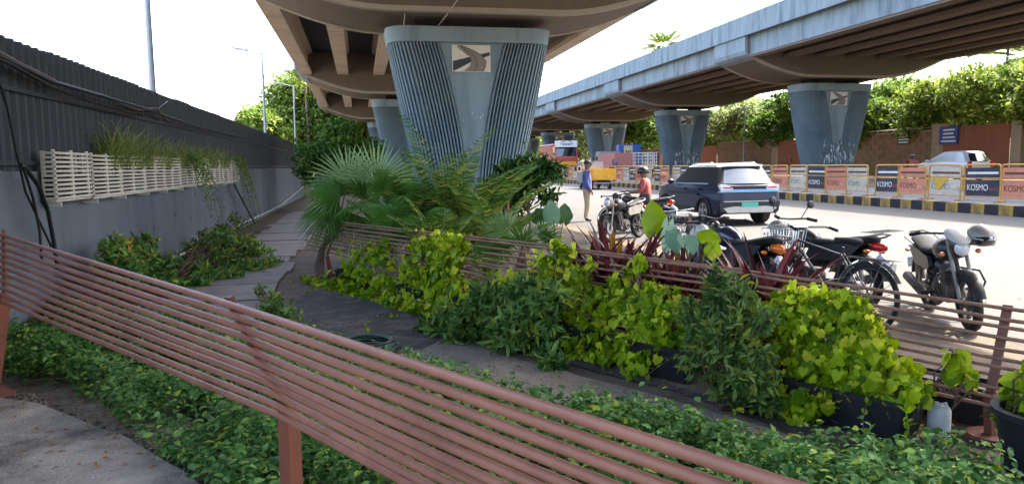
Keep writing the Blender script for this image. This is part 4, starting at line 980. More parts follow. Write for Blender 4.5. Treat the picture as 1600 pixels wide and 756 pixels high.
def bigleaf(t, base, hub, tip, nrm, wd, m):
    hub = np.array(hub)-base; tip = np.array(tip)-base; d = tip-hub; ln = np.linalg.norm(d); d = d/ln; nn = np.array(nrm, float); nn = norm(nn-d*(nn@d)); s_ = np.cross(nn, d); mb = MB()
    prof = [(-.28,.34),(-.12,.62),(.08,.86),(.25,1.0),(.42,.97),(.58,.82),(.74,.58),(.88,.30),(1.0,.02)]; vs = []; fs = []
    for u, wv in prof:
        c = hub+d*max(u, -.0 if u < 0 else u)*ln; c = hub+d*u*ln; inner = c if u >= 0 else hub+d*(.0)*ln
        bendz = nn*(-.10*ln*max(0,u)**2); rip = .012*math.sin(u*14)
        vs += [c+s_*wd*wv*.5+nn*(.10*wd*wv+rip)+bendz, (inner if u < 0 else c)+bendz, c-s_*wd*wv*.5+nn*(.10*wd*wv-rip)+bendz]
    for i in range(len(prof)-1): fs += [(3*i,3*i+1,3*i+4,3*i+3),(3*i+1,3*i+2,3*i+5,3*i+4)]
    lf = mb.add(vs, fs).build('leaf_blade', m, t, fix=False, smooth=True)
    MB().tube([np.zeros(3), hub*np.array([.3,.3,.6]), hub], [.018,.014,.010], 6).build('leaf_stalk', 'stem_green', lf)
def ear_plant(lab, base, lv):
    base = np.array(base); t = thing('elephant_ear', lab, 'plant', base)
    for hub, tip, nr_, wd, m in lv: bigleaf(t, base, hub, tip, nr_, wd, m)
b = fence_at(1030,-1.3)
ear_plant('big upright yellow-green leaf beside the parked motorcycle', b, [(AT(1022,362,7.9), AT(1020,311,7.9), sc(.25,.1,-1), .31, 'lf_aloc'), (AT(1045,350,7.9), AT(1040,398,7.7), sc(.5,.6,-.7), .2, 'lf_aloc_blue')])
b = fence_at(1085,-.9)
ear_plant('blue-green leaves and a yellow-edged leaf left of the blue motorcycle', b, [(AT(1105,378,6.7), AT(1112,357,6.7), sc(-.2,.3,-1), .22, 'lf_aloc'), (AT(1115,385,6.5), AT(1112,408,6.5), sc(-.4,.2,-1), .16, 'lf_aloc'), (AT(1070,372,6.9), AT(1085,395,6.7), sc(.1,.7,-.7), .2, 'lf_aloc_blue'), (AT(1050,365,7.0), AT(1058,395,6.8), sc(-.2,.7,-.7), .17, 'lf_aloc_blue')])
b = fence_at(870,-1.9)
ear_plant('pair of broad blue-green leaves near the standing man', b, [(AT(865,345,10.4), AT(858,312,10.4), sc(-.5,.2,-.8), .28, 'lf_aloc_blue'), (AT(880,345,10.5), AT(884,317,10.5), sc(.4,.2,-.9), .26, 'lf_plum'), (AT(848,345,10.5), AT(838,325,10.5), sc(-.2,.6,-.8), .3, 'lf_plum')])
# ------------------------------------------------------------------ vehicle materials
mat('paint_navy', C(20,30,58), 0.4, var=0.05, coat=0.1, spec=0.35, dirt=C(60,60,66), dscale=1.5, damt=0.3); mat('paint_white', C(222,220,214), 0.3, var=0.03, coat=0.5, dirt=C(190,182,170), dscale=2, damt=0.3)
mat('paint_silver', C(196,196,194), 0.3, metal=0.25, var=0.04, coat=0.5, dirt=C(170,160,146), dscale=2, damt=0.4)
mat('clad_black', C(30,30,33), 0.6, var=0.1); mat('skid_silver', C(176,172,166), 0.4, metal=0.3, var=0.08)
mat('tyre', C(24,24,25), 0.85, var=0.15); mat('rim', C(150,150,152), 0.35, metal=0.6, var=0.05); mat('chrome', C(200,200,200), 0.15, metal=0.9, var=0.03)
glass('glass_dark', C(22,26,32)); glass('glass_pale', C(58,66,72), .08)
mat('lens_red', C(190,30,30), 0.2, var=0.05, coat=0.6); mat('lens_orange', C(226,110,30), 0.2, var=0.05, coat=0.5); mat('lens_clear', C(210,214,216), 0.12, var=0.03, coat=0.8)
mat('plate_green', C(60,170,150), 0.5, var=0.03); mat('trim_blue', C(130,170,210), 0.35, var=0.03)
mat('bike_black', C(28,27,28), 0.42, var=0.2, coat=0.15, dirt=C(56,50,45), dscale=5, damt=0.4); mat('seat_black', C(32,31,32), 0.7, var=0.15, bump=.15, dirt=C(60,55,50), dscale=4, damt=0.4, spec=0.25); mat('engine_grey', C(84,78,72), 0.6, metal=0.3, var=0.3, scale=12, dirt=C(60,48,40), dscale=9, damt=.7)
mat('bike_blue', C(30,32,52), 0.3, var=0.08, coat=0.5); mat('bike_white', C(184,180,172), 0.4, var=0.05, coat=0.5); mat('bike_silver', C(136,130,122), 0.5, metal=0.3, var=0.15, dirt=C(96,84,72), dscale=6, damt=.6)
mat('truck_yellow', C(228,166,40), 0.5, var=0.1, dirt=C(180,120,50), dscale=3); mat('truck_grey', C(134,142,156), 0.5, var=0.1); mat('truck_red', C(176,76,60), 0.5, var=0.1, dirt=C(140,64,50), dscale=2)
mat('truck_pink', C(176,112,102), 0.6, var=0.1); mat('tarp_blue', C(48,86,150), 0.55, var=0.12, bump=.3, bscale=6); mat('poster', C(206,180,140), 0.6, var=0.12, scale=10)
mat('skin', C(126,84,62), 0.55, var=0.08); mat('hair', C(22,19,18), 0.6, var=0.2); mat('shirt_blue', C(84,92,140), 0.8, var=0.12, bump=.3, bscale=12); mat('trouser_khaki', C(178,154,122), 0.85, var=0.1, bump=.3, bscale=10)
mat('shirt_red', C(150,72,66), 0.8, var=0.12, bump=.3, bscale=12); mat('trouser_dark', C(48,48,58), 0.85, var=0.1); mat('shoe', C(30,26,24), 0.5, var=0.1); mat('cap_dark', C(38,34,46), 0.7, var=0.1); mat('shirt_white', C(206,204,198), 0.8, var=.06)

# ------------------------------------------------------------------ cars (x forward, y left)
def arch(cx, r_, z0, n=9): return [(cx+r_*math.cos(a), z0+r_*math.sin(a)) for a in np.linspace(0, math.pi, n)]
def car_shell(prof, W, cx, cz, hl, sq=.07):
    secs = [(-1.0,.955),(-.985,.975),(-.94,.992),(-.80,1.0),(0,1.004),(.80,1.0),(.94,.992),(.985,.975),(1.0,.955)]; rings = []
    for f, s_ in secs:
        ring = []
        for x, z in prof:
            xx = cx+(x-cx)*(1-(1-s_)*.55); zz = z if z < .45 else cz+(z-cz)*s_
            yy = f*W*(1-sq*abs((x-cx)/hl)**5)*(1-.05*max(0, (z-.75))/.3 if z > .75 else 1)
            ring.append((xx, yy, zz))
        rings.append(ring)
    return MB().loft(rings)
def rrect(x0, x1, hw, z, r_, bow0=.0, bow1=.0, n=5):
    pts = []
    for (cx_, cy_, a0) in ((x1-r_, hw-r_, 0), (x0+r_, hw-r_, 90), (x0+r_, -hw+r_, 180), (x1-r_, -hw+r_, 270)):
        for a in np.linspace(a0, a0+90, n): pts.append((cx_+r_*math.cos(R(a)), cy_+r_*math.sin(R(a)), z))
    out = []
    for x, y_, zz in pts:
        f = 1-(y_/hw)**2; out.append((x-(bow0*f if x < (x0+x1)/2 else -bow1*f), y_, zz))
    return out
def wheel(t, x, y_, r_, wd, side):
    w_ = MB().torus((x,y_,r_), r_-.075, .085, 28, 8, flat=wd/.17).build('wheel', 'tyre', t, smooth=True)
    ri = MB().disc((x,y_+side*wd*.18,r_), r_-.12, wd*.5, 20); ri.build('wheel_well_disc', 'clad_black', w_)
    sp = MB().torus((x,y_+side*wd*.46,r_), r_-.135, .02, 24, 6)
    for k in range(5):
        a = k*2*math.pi/5+.3; sp.bar((x,y_+side*wd*.48,r_), (x+(r_-.14)*math.cos(a), y_+side*wd*.44, r_+(r_-.14)*math.sin(a)), .07, .03, up=(0,1,0))
    sp.disc((x,y_+side*wd*.48,r_), .05, .04); sp.build('rim', 'rim', w_)
def quadplate(t, name, pts, m): return MB().add(pts, [tuple(range(len(pts)))]).build(name, m, t, fix=False)
def gh_panel(gh, xs_t, side):
    """polygon on the side glass plane: list of (x, t)"""
    return [(x, side*(lerp(gh['hw0'], gh['hw1'], t)+.010), lerp(gh['z0'], gh['z1'], t)) for x, t in xs_t]
def make_car(name, lab, loc, rotz, sp):
    t = thing(name, lab, 'car', loc, rotz); W = sp['W']; x0, x1 = sp['x0'], sp['x1']; hl = (x1-x0)/2; cx = (x0+x1)/2
    rw, fw, wr = sp['rear'], sp['front'], sp['wr']; ar = wr+.055; zb = sp['zb']
    prof = [(x0+.08,zb+.02)] + [(x0+.10, zb)] + arch(rw, ar, zb)[::-1] + arch(fw, ar, zb)[::-1] + [(x1-.15,zb),(x1-.02,zb+.14)] + sp['nose'] + sp['tail'] + [(x0,zb+.30)]
    car_shell(prof, W, cx, .6, hl).build('body', sp['paint'], t, smooth=38)
    gh = sp['gh']; rings = []
    for z, a0, a1, hw in sp['levels']: rings.append(rrect(a0, a1, hw, z, .16, .10, .12))
    MB().loft(rings[:2]).build('cabin', sp['cabin'], t, smooth=38)
    MB().loft(rings[1:]).build('roof', sp['roof'], t, smooth=38)
    for s_ in (-1, 1):
        for wn in sp['side']: quadplate(t, 'side_window', gh_panel(gh, wn, s_), 'glass_dark')
        for x in (rw, fw):
            wheel(t, x, s_*(W-.095), wr, .2, s_)
            MB().torus((x,s_*(W-.005),zb+.005), ar+.01, .035, 18, 6, a0=0, a1=math.pi).build('wheel_arch', sp.get('clad', sp['paint']), t)
            MB().disc((x,s_*(W-.17),wr+.04), ar-.01, .16, 20).build('wheel_housing', 'clad_black', t)
        MB().box((cx,s_*(W-.005),zb+.07), (fw-rw-2*ar,.04,.16)).build('sill', sp.get('clad', sp['paint']), t)
        MB().ell((gh['x1b']-.30,s_*(W+.08),gh['z0']+.07), (.07,.10,.075), 10, 6).build('mirror', sp['paint'], t, smooth=True)
        for hx in sp['handles']: MB().box((hx,s_*(W-.012),gh['z0']-.10), (.17,.03,.03)).build('door_handle', sp['paint'], t)
    a, b = sp['levels'][0], sp['levels'][1]
    for nm, xa, xb, m in (('windscreen', a[2], b[2], 'glass_dark'), ('rear_window', a[1], b[1], sp.get('rearglass', 'glass_dark'))):
        sg = 1 if nm == 'windscreen' else -1; bw = .12 if sg > 0 else .10; vs = []; fs = []; nx = 8
        for i in range(nx+1):
            f = -1+2*i/nx
            for t_ in (.10, .90):
                hw = lerp(a[3], b[3], t_)-.15; yy = f*hw; e = bw*(1-(yy/(hw+.15))**2); vs.append((lerp(xa, xb, t_)+sg*(e+.010), yy, lerp(a[0], b[0], t_)))
        for i in range(nx): fs.append((2*i, 2*i+1, 2*i+3, 2*i+2))
        MB().add(vs, fs).build(nm, m, t, fix=False, smooth=True)
    return t
# dark blue SUV with a white roof
suv = dict(W=.90, x0=-1.98, x1=1.98, rear=-1.18, front=1.30, wr=.345, zb=.30, paint='paint_navy', cabin='clad_black', roof='paint_white', clad='clad_black', rearglass='glass_pale',
  nose=[(1.98,.58),(1.95,.78),(1.80,.94),(1.30,1.03),(.95,1.06)], tail=[(-1.80,1.08),(-1.93,1.02),(-1.97,.80),(-1.98,.55)],
  gh=dict(z0=1.03, z1=1.50, hw0=.80, hw1=.62, x1b=1.02), levels=[(1.03,-1.82,1.08,.83),(1.50,-1.50,.32,.66),(1.555,-1.46,.20,.63),(1.585,-1.32,.02,.50),(1.595,-1.1,-.2,.3)],
  side=[[(-.08,.12),(.72,.12),(.26,.90),(-.08,.92)],[(-1.00,.12),(-.16,.12),(-.16,.92),(-.92,.90)],[(-1.46,.35),(-1.08,.14),(-1.0,.90),(-1.28,.86)]], handles=[.05,-.85])
t = make_car('car', 'dark blue SUV with white roof driving away on the road', (9.75, 19.4, 0), R(90), suv)
for s_ in (-1, 1):
    MB().tube([(-1.15,s_*.60,1.56),(-1.05,s_*.60,1.615),(0.0,s_*.60,1.60),(.15,s_*.60,1.56)], .018, 6).build('roof_rail', 'skid_silver', t)
    MB().prism([(s_*.46,.92),(s_*.80,.90),(s_*.815,1.04),(s_*.68,1.06),(s_*.48,.97)], -1.985, -1.84, 'x').build('tail_light', 'lens_clear', t)
    MB().box((-1.985,s_*.62,.975), (.02,.24,.03)).build('tail_light_strip', 'lens_red', t)
    MB().box((-1.965,s_*.74,.50), (.05,.10,.13)).build('reflector', 'lens_red', t)
    MB().box((1.90,s_*.62,.80), (.16,.36,.12)).build('headlight', 'lens_clear', t)
MB().prism([(-.86,.86),(.86,.86),(.80,.90),(.40,.93),(-.40,.93),(-.80,.90)], -1.995, -1.90, 'x').build('trim_bar', 'trim_blue', t)
MB().box((-1.985,0,.99), (.05,.9,.05)).build('badge_recess', 'clad_black', t)
MB().prism([(-.80,.36),(.80,.36),(.84,.60),(.70,.64),(-.70,.64),(-.84,.60)], -2.005, -1.88, 'x').build('rear_bumper', 'clad_black', t)
MB().prism([(-.62,.34),(.62,.34),(.74,.46),(.45,.50),(-.45,.50),(-.74,.46)], -2.02, -1.90, 'x').build('skid_plate', 'skid_silver', t)
MB().prism([(-.74,.615),(.74,.615),(.72,.64),(-.72,.64)], -2.016, -1.93, 'x').build('bumper_trim', 'skid_silver', t)
MB().box((-2.028,.02,.545), (.012,.46,.11)).build('number_plate', 'plate_green', t)
MB().prism([(-.55,1.515),(.55,1.515),(.5,1.56),(-.5,1.56)], -1.66, -1.40, 'x').build('spoiler', 'paint_white', t)
for s_ in (-1, 1): MB().bar((-1.35,s_*.845,1.07), (.95,s_*.845,1.05), .02, .035).build('window_trim', 'trim_blue', t); MB().box((.12,s_*.90,.80), (1.9,.016,.05)).build('side_moulding', 'clad_black', t)
MB().tube([(-1.63,.1,1.20),(-1.70,-.35,1.16)], .008, 5).build('wiper', 'clad_black', t)
# silver hatchback beyond the median
hat = dict(W=.82, x0=-1.84, x1=1.84, rear=-1.12, front=1.22, wr=.29, zb=.24, paint='paint_silver', cabin='paint_silver', roof='paint_silver',
  nose=[(1.84,.50),(1.80,.66),(1.62,.78),(1.15,.90),(.90,.93)], tail=[(-1.70,.96),(-1.80,.90),(-1.84,.70),(-1.84,.45)],
  gh=dict(z0=.90, z1=1.40, hw0=.74, hw1=.585, x1b=1.0), levels=[(.90,-1.76,1.02,.77),(1.40,-1.42,.05,.62),(1.445,-1.36,-.08,.58),(1.465,-1.2,-.25,.45)],
  side=[[(-.22,.12),(.66,.12),(.12,.86),(-.22,.90)],[(-1.02,.12),(-.30,.12),(-.30,.90),(-.98,.86)],[(-1.42,.30),(-1.10,.14),(-1.06,.86),(-1.28,.80)]], handles=[-.05,-.9])
t = make_car('car', 'silver-white hatchback parked beyond the barricades', (30.5, 33.9, .60), R(92), hat)
for s_ in (-1, 1):
    MB().box((-1.80,s_*.66,.78), (.10,.2,.3)).build('tail_light', 'lens_red', t); MB().box((1.74,s_*.58,.66), (.16,.34,.14)).build('headlight', 'lens_clear', t)
MB().box((-1.85,0,.42), (.06,1.5,.2)).build('rear_bumper', 'paint_silver', t)

# ------------------------------------------------------------------ trucks beyond
def truck_wheels(t, xs, y_, r_):
    for x in xs:
        for s_ in (-1, 1):
            w_ = MB().torus((x,s_*y_,r_), r_*.74, r_*.27, 18, 6, flat=1.1).build('wheel', 'tyre', t, smooth=True); MB().disc((x,s_*(y_+.02),r_), r_*.55, .12, 14).build('rim', 'rim', w_)
def cab(t, x0, x1, W, z0, z1, m, rake=.25):
    pr = [(x0,z0),(x1,z0),(x1+.02,z0+(z1-z0)*.45),(x1-rake,z1-.06),(x1-rake-.08,z1),(x0,z1)]
    c = MB().prism(pr, -W, W).build('cab', m, t)
    zw0, zw1 = z0+(z1-z0)*.52, z1-.14
    f = lambda z: x1+.02-(z-(z0+(z1-z0)*.45))/((z1-.06)-(z0+(z1-z0)*.45))*(rake+.02)
    quadplate(c, 'windscreen', [(f(zw0)+.012,-W+.1,zw0),(f(zw0)+.012,W-.1,zw0),(f(zw1)+.012,W-.14,zw1),(f(zw1)+.012,-W+.14,zw1)], 'glass_dark')
    for s_ in (-1, 1):
        quadplate(c, 'side_window', [(x0+.18,s_*(W+.006),zw0),(f(zw0)-.12,s_*(W+.006),zw0),(f(zw1)-.12,s_*(W+.006),zw1),(x0+.18,s_*(W+.006),zw1)], 'glass_dark')
        MB().box((x1,s_*(W-.2),z0+.35), (.08,.22,.14)).build('headlight', 'lens_clear', c)
        MB().box((x1-.1,s_*(W+.14),zw0+.2), (.05,.14,.26)).build('mirror', 'clad_black', c)
    MB().box((x1,0,z0+.08), (.12,2*W,.2)).build('bumper', 'clad_black', c)
    return c
# small yellow-bed pickup on the road
t = thing('mini_truck', 'mini truck with yellow load bed and grey cab on the road', 'truck', (15.4, 47.6, 0), R(90))
cab(t, .55, 1.75, .74, .40, 1.80, 'truck_grey'); MB().box((-.2,0,.52), (3.0,.9,.12)).build('chassis', 'clad_black', t); truck_wheels(t, (-1.05,1.25), .62, .28)
for s_ in (-1, 1):
    for j in range(3): MB().box((-.72,s_*.76,.75+j*.24), (2.3,.05,.22)).build('side_board', 'truck_yellow', t)
for j in range(3): MB().box((-1.88,0,.75+j*.24), (.05,1.5,.22)).build('tail_board', 'truck_yellow', t)
for y_ in (-.72,0,.72): MB().box((-1.91,y_,1.0), (.04,.06,.74)).build('tail_post', 'truck_yellow', t)
MB().box((-.72,0,.64), (2.3,1.5,.06)).build('load_floor', 'truck_yellow', t); MB().bar((-1.85,-.7,.42), (-1.85,.7,.42), .08).build('rear_bumper', 'truck_grey', t)
for s_ in (-1, 1): MB().box((-1.92,s_*.6,.55), (.03,.16,.1)).build('tail_light', 'lens_red', t)
# mesh-sided trailer and pink body behind it, beyond the median
t = thing('cargo_truck', 'truck with faded pink load body beyond the far barricades', 'truck', (20.9, 60, .60), R(90))
MB().box((-1.4,0,1.35), (3.6,1.9,1.1)).build('load_body', 'truck_pink', t); cab(t, .6, 2.0, .9, .5, 2.1, 'truck_grey'); MB().box((0,0,.62), (4.2,.9,.14)).build('chassis', 'clad_black', t); truck_wheels(t, (-2.2,1.3), .8, .38)
t = thing('cage_trailer', 'white wire cage trailer beside the pink truck', 'trailer', (22.4, 57.5, .60), R(90))
mb = MB()
for y_ in (-.9,.9):
    for k in range(9): mb.bar((-1.6+k*.4,y_,.6), (-1.6+k*.4,y_,1.9), .04)
    for k in range(6): mb.bar((-1.6,y_,.65+k*.25), (1.6,y_,.65+k*.25), .04)
for x in (-1.6,1.6):
    for k in range(5): mb.bar((x,-.9+k*.45,.6), (x,-.9+k*.45,1.9), .04)
    for k in range(6): mb.bar((x,-.9,.65+k*.25), (x,.9,.65+k*.25), .04)
mb.build('cage', 'sign_white', t); MB().box((0,0,.55), (3.3,1.9,.1)).build('load_floor', 'clad_black', t); truck_wheels(t, (0,), .8, .3)
# lorry facing us
t = thing('lorry', 'red lorry with white-fronted cab facing the camera', 'truck', (19.8, 73, .60), R(-92))
c = cab(t, 1.8, 3.2, 1.1, .7, 2.9, 'truck_red', .3); MB().box((-1.2,0,2.0), (5.6,2.2,2.0)).build('container', 'truck_red', t); MB().box((-1.2,0,3.02), (5.6,2.24,.08)).build('container_lid', 'sign_white', t)
MB().box((0,0,.8), (6.2,1.0,.2)).build('chassis', 'clad_black', t); truck_wheels(t, (-2.6,-1.5,2.4), .95, .48)
hb = MB().box((2.95,0,3.02), (.5,2.1,.62)).build('header_board', 'sign_white', t)
mb = MB().torus((3.21,0,2.70), .66, .03, 16, 6, axis='x', a0=R(25), a1=R(155)); 
for k in range(5): mb.box((3.215,-.36+k*.18,2.98), (.01,.1,.16))
mb.build('lettering', 'plaque_line', hb); MB().box((3.25,0,1.15), (.06,1.8,.35)).build('front_panel', 'truck_yellow', t)
# blue-tarped goods three-wheeler with yellow cab
t = thing('goods_carrier', 'blue-covered goods carrier with yellow cab beyond the barricades', 'truck', (24.2, 62.5, .60), R(-12))
MB().box((-.9,0,1.75), (1.9,1.7,1.9)).build('covered_body', 'tarp_blue', t); MB().box((-.9,0,.72), (2.0,1.7,.15)).build('load_floor', 'truck_yellow', t)
cab(t, .15, 1.35, .78, .45, 1.85, 'truck_yellow', .35); truck_wheels(t, (-1.2,.9), .68, .26)
MB().box((-1.05,-.862,2.0), (.75,.02,1.2)).build('poster_board', 'poster', t)
pbm = MB()
for k in range(3): pbm.box((-1.22+k*.17,-.876,2.05), (.10,.01,.28))
pbm.build('poster_print', 'plaque_line', t)

# ------------------------------------------------------------------ two-wheelers (x forward, y left)
def arcstrip(mb, cx, cz, r_, wd, a0, a1, th=.012, n=12):
    rings = []
    for a in np.linspace(a0, a1, n):
        ca, sa = math.cos(a), math.sin(a)
        rings.append([(cx+(r_)*ca, -wd/2, cz+r_*sa-0), (cx+(r_+.02)*ca, 0, cz+(r_+.02)*sa), (cx+r_*ca, wd/2, cz+r_*sa), (cx+(r_-th)*ca, wd/2-.004, cz+(r_-th)*sa), (cx+(r_+.02-th)*ca, 0, cz+(r_+.02-th)*sa), (cx+(r_-th)*ca, -wd/2+.004, cz+(r_-th)*sa)])
    return mb.loft(rings)
def oval(x, hw, z0, z1, n=12): return [(x, hw*math.cos(a), (z0+z1)/2+(z1-z0)/2*math.sin(a)) for a in np.linspace(0, 2*math.pi, n, endpoint=False)]
def motorcycle(lab, loc, rotz, lean=.10, mirrors=True, sc_=1.0, tank='bike_black', panel='bike_black', cowl='bike_black', steer=.0, alloy=True, tail='lens_red', fender='bike_black', visor=None, rack=False):
    t = thing('motorcycle', lab, 'motorcycle', loc, rotz); t.rotation_euler = (lean, 0, rotz); t.scale = (sc_,)*3
    wb, r_ = .64, .30
    def whl(cx, q, off=0):
        w_ = MB().torus((cx,0,r_), r_-.045, .048, 30, 8).build('wheel', 'tyre', q, smooth=True)
        ri = MB().torus((cx,0,r_), r_-.09, .016, 26, 6, flat=1.6)
        if alloy:
            for k in range(6): a = k*math.pi/3+.2; ri.bar((cx,0,r_), (cx+(r_-.09)*math.cos(a), 0, r_+(r_-.09)*math.sin(a)), .03, .022, up=(0,1,0))
        else:
            for k in range(18): a = k*math.pi/9; ri.bar((cx+.04*math.cos(a+.6),.03*(-1)**k,r_+.04*math.sin(a+.6)), (cx+(r_-.09)*math.cos(a), 0, r_+(r_-.09)*math.sin(a)), .005)
        ri.disc((cx,0,r_), .055, .12, 14); ri.build('rim', 'rim' if not alloy else 'engine_grey', w_); return w_
    whl(-wb, t); whl(wb, t)
    MB().disc((wb,.055,r_), .12, .006, 20).build('brake_disc', 'rim', t)
    f_ = MB()
    for s_ in (-1, 1): f_.tube([(wb,s_*.075,r_),(wb-.16,s_*.075,.72),(wb-.24,s_*.075,.94)], [.022,.02,.018], 8)
    f_.build('fork', 'bike_silver', t, smooth=40)
    arcstrip(MB(), wb, r_, r_+.03, .12, R(15), R(150)).build('front_fender', fender, t, smooth=40)
    arcstrip(MB(), -wb, r_, r_+.05, .15, R(20), R(165)).build('rear_fender', 'bike_black', t, smooth=40)
    h = MB().ell((wb-.14,0,.86), (.13,.10,.12), 12, 8).build('headlight_cowl', cowl, t, smooth=True); MB().ell((wb-.05,0,.85), (.05,.075,.08), 12, 8).build('headlight', 'lens_clear', h, smooth=True)
    if visor: MB().loft([oval(wb-.27,.10,.94,1.06), oval(wb-.15,.12,.93,1.04), oval(wb-.02,.10,.91,.97), oval(wb+.03,.04,.89,.92)]).build('visor', visor, t, smooth=40)
    hb = MB().tube([(wb-.42,.36,1.0),(wb-.32,.30,1.02),(wb-.24,.10,1.0),(wb-.24,-.10,1.0),(wb-.32,-.30,1.02),(wb-.42,-.36,1.0)], .012, 8).build('handlebar', 'clad_black', t)
    for s_ in (-1, 1):
        MB().tube([(wb-.33,s_*.30,1.02),(wb-.43,s_*.37,1.0)], .02, 8).build('grip', 'tyre', hb)
        if mirrors: MB().tube([(wb-.29,s_*.24,1.02),(wb-.30,s_*.32,1.14),(wb-.31,s_*.34,1.18)], .006, 5).build('mirror_stalk', 'clad_black', hb); MB().ell((wb-.32,s_*.36,1.20), (.02,.07,.05), 10, 6).build('mirror', 'clad_black', hb, smooth=True)
        MB().ell((wb-.12,s_*.17,.80), (.04,.03,.025), 8, 6).build('indicator', 'lens_orange', t); MB().ell((-.80,s_*.14,.70), (.04,.03,.025), 8, 6).build('indicator', 'lens_orange', t)
        MB().loft([[(x,s_*(.10+.045*f),z) for x,z in ((-.55+.05*(1-f),.57),(-.10,.54),(-.04,.60),(-.08,.70),(-.40,.75),(-.74+.06*(1-f),.77))] for f in (0,.8,1.0)]).build('side_panel', panel, t, smooth=40)
        MB().tube([(-wb,s_*.11,r_),(-.50,s_*.12,.68)], .022, 8).build('shock_absorber', 'bike_silver', t)
        MB().bar((.02,s_*.1,.32), (.02,s_*.27,.32), .03).build('footpeg', 'clad_black', t)
    MB().loft([oval(-.12,.05,.70,.80), oval(-.05,.10,.68,.86), oval(.12,.14,.66,.93), oval(.28,.13,.68,.92), oval(.36,.06,.74,.86)]).build('fuel_tank', tank, t, smooth=True)
    MB().loft([oval(-.02,.09,.70,.80), oval(-.15,.13,.70,.80), oval(-.35,.14,.71,.80), oval(-.55,.13,.74,.85), oval(-.78,.10,.78,.88), oval(-.84,.04,.80,.86)]).build('seat', 'seat_black', t, smooth=True)
    MB().tube([(-.50,.15,.80),(-.80,.16,.86),(-.92,.08,.90),(-.92,-.08,.90),(-.80,-.16,.86),(-.50,-.15,.80)], .012, 6).build('grab_rail', 'bike_silver', t)
    if rack: 
        mb = MB()
        for k in range(4): mb.bar((-.70,-.12+k*.08,.90), (-1.02,-.12+k*.08,.95), .010)
        mb.bar((-1.02,-.14,.95), (-1.02,.14,.95), .012).build('rack', 'chrome', t)
    MB().loft([oval(-.80,.08,.70,.82), oval(-.90,.06,.70,.80), oval(-.94,.02,.72,.78)]).build('tail_light', tail, t, smooth=True)
    MB().box((-1.0,0,.52), (.012,.20,.12)).bar((-.86,0,.66),(-1.0,0,.56), .06).build('number_plate', 'sign_white', t)
    e = MB().disc((.02,0,.34), .13, .20, 18).disc((.17,0,.35), .105, .18, 18).disc((-.10,0,.36), .08, .16, 14).ell((.08,0,.30), (.22,.10,.09), 12, 6)
    for k in range(6): e.box((.20+.012*k,0,.45+k*.032), (.19,.20,.014), rot=('Y', .25))
    e.box((.23,0,.52), (.12,.13,.20), rot=('Y', .25)).disc((.02,.11,.34), .09, .04, 16).disc((.02,-.11,.34), .09, .04, 16).build('engine', 'engine_grey', t)
    for s_ in (-1, 1): MB().tube([(.33,s_*.04,.62),(.42,s_*.20,.58),(.44,s_*.24,.46),(.40,s_*.20,.34),(.30,s_*.06,.28)], .012, 6).build('leg_guard', 'bike_black', t)
    MB().loft([oval(-.05,.09,.46,.66), oval(-.28,.10,.46,.70), oval(-.42,.08,.52,.72)]).build('battery_cover', 'bike_black', t, smooth=True)
    MB().tube([(.36,.0,.80),(.42,0,.60),(.34,0,.26),(.0,0,.20),(-.30,0,.28)], .022, 7).tube([(.36,0,.80),(-.10,.06,.66),(-.60,.08,.72)], .02, 6).tube([(.36,0,.80),(-.10,-.06,.66),(-.60,-.08,.72)], .02, 6).build('frame', 'bike_black', t)
    MB().tube([(.26,-.08,.46),(.34,-.12,.30),(.20,-.15,.22),(-.20,-.17,.25)], .018, 7).tube([(-.15,-.17,.25),(-.25,-.175,.27),(-.72,-.19,.40),(-.76,-.19,.41)], [.022,.045,.055,.035], 10).build('exhaust', 'engine_grey', t, smooth=40)
    for s_ in (-1, 1): MB().bar((-.10,s_*.10,.32), (-wb,s_*.09,r_), .035).build('swingarm', 'bike_black', t)
    MB().tube([(-.02,.13,.24),(-.06,.24,.0-lean*.22)], .011, 6).build('side_stand', 'bike_black', t)
    return t
